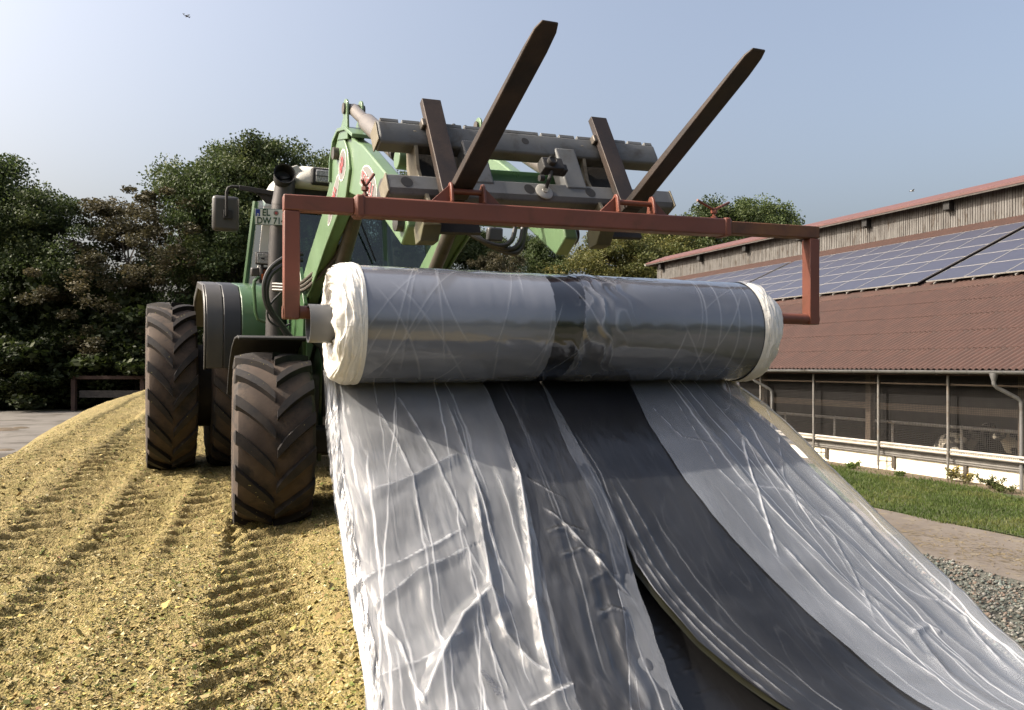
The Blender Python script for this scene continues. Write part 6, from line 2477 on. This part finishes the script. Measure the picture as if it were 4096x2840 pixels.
# ================================================================= SMALL THINGS
# brown timber rail with boards in front of the trees
y_r = 55.0
rail = thing('timber_rail_barrier', P(108, 410, y_r), 'dark brown timber rail on posts with grey boards below the trees', 'barrier')
rail.location.z = 0
for u in (74, 143, 212):
    mb = MB()
    p = P(u, 400, y_r)
    mb.box((p.x - 0.15, y_r - 0.15, -0.1), (p.x + 0.15, y_r + 0.15, 2.14))
    mb.build('rail_post', MT['oldwood'], rail, bevel=0.02)
x0, x1 = P(73, 0, y_r).x, P(214, 0, y_r).x
mb = MB()
mb.box((x0, y_r - 0.10, 2.14), (x1, y_r + 0.10, 2.38))
mb.build('top_rail', MT['oldwood'], rail, bevel=0.02)
for i in range(4):
    mb = MB()
    mb.box((x0 + 0.4, y_r + 0.05, 0.88 + i * 0.125), (x0 + 4.6 if i < 4 else x1, y_r + 0.11, 0.99 + i * 0.125))
    mb.build('board', MT['greyplank'], rail)
    mb = MB()
    mb.box((x0 + 4.65, y_r + 0.05, 0.88 + i * 0.125), (x1, y_r + 0.11, 0.99 + i * 0.125))
    mb.build('board', MT['oldwood'], rail)

# drone
dp = P(187, 16, 34)
dr_ = thing('drone', dp, 'tiny dark quadcopter drone flying high in the sky', 'drone')
mb = MB()
mb.obox(dp, V(0.035, 0, 0), V(0, 0.05, 0), V(0, 0, 0.025))
mb.build('drone_body', MT['drone'], dr_, bevel=0.01)
for k, (dx_, dy_, dz_) in enumerate(((-0.20, -0.10, 0.05), (0.17, -0.10, -0.02), (-0.13, 0.14, -0.02), (0.12, 0.14, -0.07))):
    e = dp + V(dx_, dy_, dz_) * 0.6
    mb = MB()
    mb.tube([dp, e], 0.012, 6)
    mb.tube([e, e + V(0, 0, 0.04)], 0.018, 8)
    arm = mb.build('drone_arm', MT['drone'], dr_)
    mb = MB()
    mb.obox(e + V(0, 0, 0.045), V(0.05, 0.012, 0), V(-0.003, 0.012, 0), V(0, 0, 0.002))
    mb.build('rotor_blade', MT['drone'], arm)

# gull
gp_ = P(912.3, 191.2, 70)
gu = thing('gull', gp_, 'tiny white bird in the sky above the barn ridge', 'bird')
mb = MB()
mb.tube([gp_ + V(-0.2, 0, 0), gp_ + V(-0.1, 0, 0.02), gp_ + V(0.08, 0, 0.02), gp_ + V(0.2, 0, 0.03)], [0.02, 0.06, 0.05, 0.015], 8)
for sg in (-1, 1):
    mb.add([gp_ + V(-0.08, 0, 0.03), gp_ + V(0.08, 0, 0.03), gp_ + V(0.06, sg * 0.28, 0.12), gp_ + V(-0.02, sg * 0.55, 0.08), gp_ + V(-0.06, sg * 0.3, 0.11)], [(0, 1, 2, 3, 4)])
mb.build('bird_body', MT['gull'], gu)


# cows lying behind the wall
def cow(loc, yaw, label):
    c = thing('cow', loc, label, 'cow', 'cows lying in the barn')
    J = [(-0.85, 0, 0.42, 0.20), (-0.6, 0, 0.52, 0.34), (-0.1, 0, 0.50, 0.40), (0.4, 0, 0.54, 0.36), (0.72, 0, 0.66, 0.24), (0.98, 0.04, 0.84, 0.15), (1.16, 0.08, 0.93, 0.13), (1.42, 0.12, 0.80, 0.075),
         (0.45, 0.30, 0.25, 0.11), (0.80, 0.36, 0.10, 0.06), (0.55, 0.42, 0.07, 0.05), (0.45, -0.30, 0.25, 0.11), (0.82, -0.36, 0.10, 0.06), (0.55, -0.42, 0.07, 0.05),
         (-0.55, 0.38, 0.28, 0.17), (-0.15, 0.52, 0.16, 0.08), (-0.5, 0.60, 0.07, 0.05), (-0.55, -0.38, 0.28, 0.17), (-0.15, -0.52, 0.16, 0.08), (-0.5, -0.60, 0.07, 0.05),
         (1.13, 0.26, 0.98, 0.035), (1.10, -0.12, 1.0, 0.035)]
    E_ = [(0, 1), (1, 2), (2, 3), (3, 4), (4, 5), (5, 6), (6, 7), (3, 8), (8, 9), (9, 10), (3, 11), (11, 12), (12, 13), (1, 14), (14, 15), (15, 16), (1, 17), (17, 18), (18, 19), (6, 20), (6, 21)]
    me = bpy.data.meshes.new('cow_body')
    me.from_pydata([j[:3] for j in J], E_, [])
    o = bpy.data.objects.new('cow_body', me)
    COL.objects.link(o)
    o.parent = c
    sk = o.modifiers.new('skin', 'SKIN')
    for i, j in enumerate(J):
        me.skin_vertices[0].data[i].radius = (j[3], j[3])
    me.skin_vertices[0].data[1].use_root = True
    su = o.modifiers.new('sub', 'SUBSURF')
    su.levels = su.render_levels = 2
    me.materials.append(MT['cow'])
    c.rotation_euler = (0, 0, yaw)
    return c


cow(BP(3.5, 2.5, 0.28), R(20), 'white and black cow lying in the barn, head up, left of the last post')
cow(BP(1.55, 2.7, 0.28), R(195), 'dark cow lying in the barn right of the last post')
cow(BP(-0.3, 2.8, 0.28), R(170), 'cow lying in the barn behind the downpipe')


# weeds at the foot of the wall
def weed(name, l, w, h, n, spread, mat, label, seed, flowers=0):
    rng = np.random.default_rng(seed)
    loc = BP(l, w, 0)
    t = thing(name, loc, label, 'weed', 'weeds along the barn wall')
    sb = MB()
    cents = []
    for i in range(n):
        a = rng.uniform(0, 6.28)
        e = loc + V(math.cos(a) * spread * rng.random(), math.sin(a) * spread * rng.random(), h * rng.uniform(0.55, 1.0))
        sb.tube([loc + V(0, 0, -0.02), loc.lerp(e, 0.5) + V(0, 0, 0.04), e], [0.006, 0.005, 0.003], 5)
        for k in range(4):
            cents.append(list(loc.lerp(e, rng.uniform(0.3, 1.0))))
    sb.build('stem', mat, t)
    cents = np.array(cents)
    vs, fc, lf = leaf_cloud(cents, np.full(len(cents), 0.09), n * 60, 0.028, rng, np.full(len(cents), 0.5))
    put('leaves', np_mesh('leaves', vs, fc, False, {'leaf': lf}), mat, t)
    if flowers:
        k = rng.integers(0, len(cents), flowers)
        vs, fc, lf = leaf_cloud(cents[k] + np.array([0, 0, 0.05]), np.full(flowers, 0.04), flowers * 4, 0.02, rng, np.full(flowers, 0.5))
        put('flowers', np_mesh('flowers', vs, fc, False, {'leaf': lf}), MT['yellowpetal'], t)


weed('bramble', 0.35, -0.55, 0.36, 9, 0.42, MT['bramble'], 'leafy green bramble at the foot of the downpipe', 1)
weed('bramble', -0.25, -0.9, 0.24, 7, 0.42, MT['bramble'], 'low leafy bramble in front of the downpipe', 2)
weed('ragwort', 1.55, -0.40, 0.45, 7, 0.30, MT['weed'], 'dry weed with yellow flowers by the last post', 3, 26)
weed('ragwort', 1.15, -0.45, 0.32, 6, 0.28, MT['weed'], 'small dry weed with yellow flowers right of the last post', 4, 12)
weed('grass_tuft', 4.6, -0.75, 0.20, 8, 0.22, MT['grass'], 'green grass tuft near the white wall by the middle post', 5)
weed('grass_tuft', 5.8, -0.75, 0.12, 6, 0.2, MT['grass'], 'small green tuft near the white wall left of the middle post', 6)
weed('grass_tuft', 2.9, -0.75, 0.11, 6, 0.22, MT['grass'], 'small green tuft near the white wall between the two right posts', 7)

# clods of soil and feed on the yard
for i, (u, v, r_) in enumerate(((3, 430, 0.22), (20, 428, 0.14), (6, 450, 0.10))):
    y = 3.05 * FPX / (v - HOR)
    p = P(u, v, y)
    mb = MB()
    rng = np.random.default_rng(i)
    n = 10
    ring = []
    vs, fs = [V(p.x, p.y, r_ * 0.55)], []
    for k in range(n):
        a = 2 * math.pi * k / n
        vs.append(V(p.x + math.cos(a) * r_ * 2.4 * rng.uniform(0.6, 1), p.y + math.sin(a) * r_ * 2 * rng.uniform(0.6, 1), r_ * rng.uniform(0.2, 0.5)))
    for k in range(n):
        a = 2 * math.pi * k / n
        vs.append(V(p.x + math.cos(a) * r_ * 3.4, p.y + math.sin(a) * r_ * 3.0, -0.02))
    for k in range(n):
        k2 = (k + 1) % n
        fs += [(0, 1 + k, 1 + k2), (1 + k, 1 + n + k, 1 + n + k2, 1 + k2)]
    mb.add(vs, fs)
    o = mb.build('soil_clod', MT['dirtstrip'])
    tag(o, ['largest dark clod of dirt on the yard at the left edge', 'small dark clod of dirt on the yard right of the largest', 'small dark clod of dirt on the yard nearest the camera'][i], 'dirt clod', 'dirt clods on the yard')
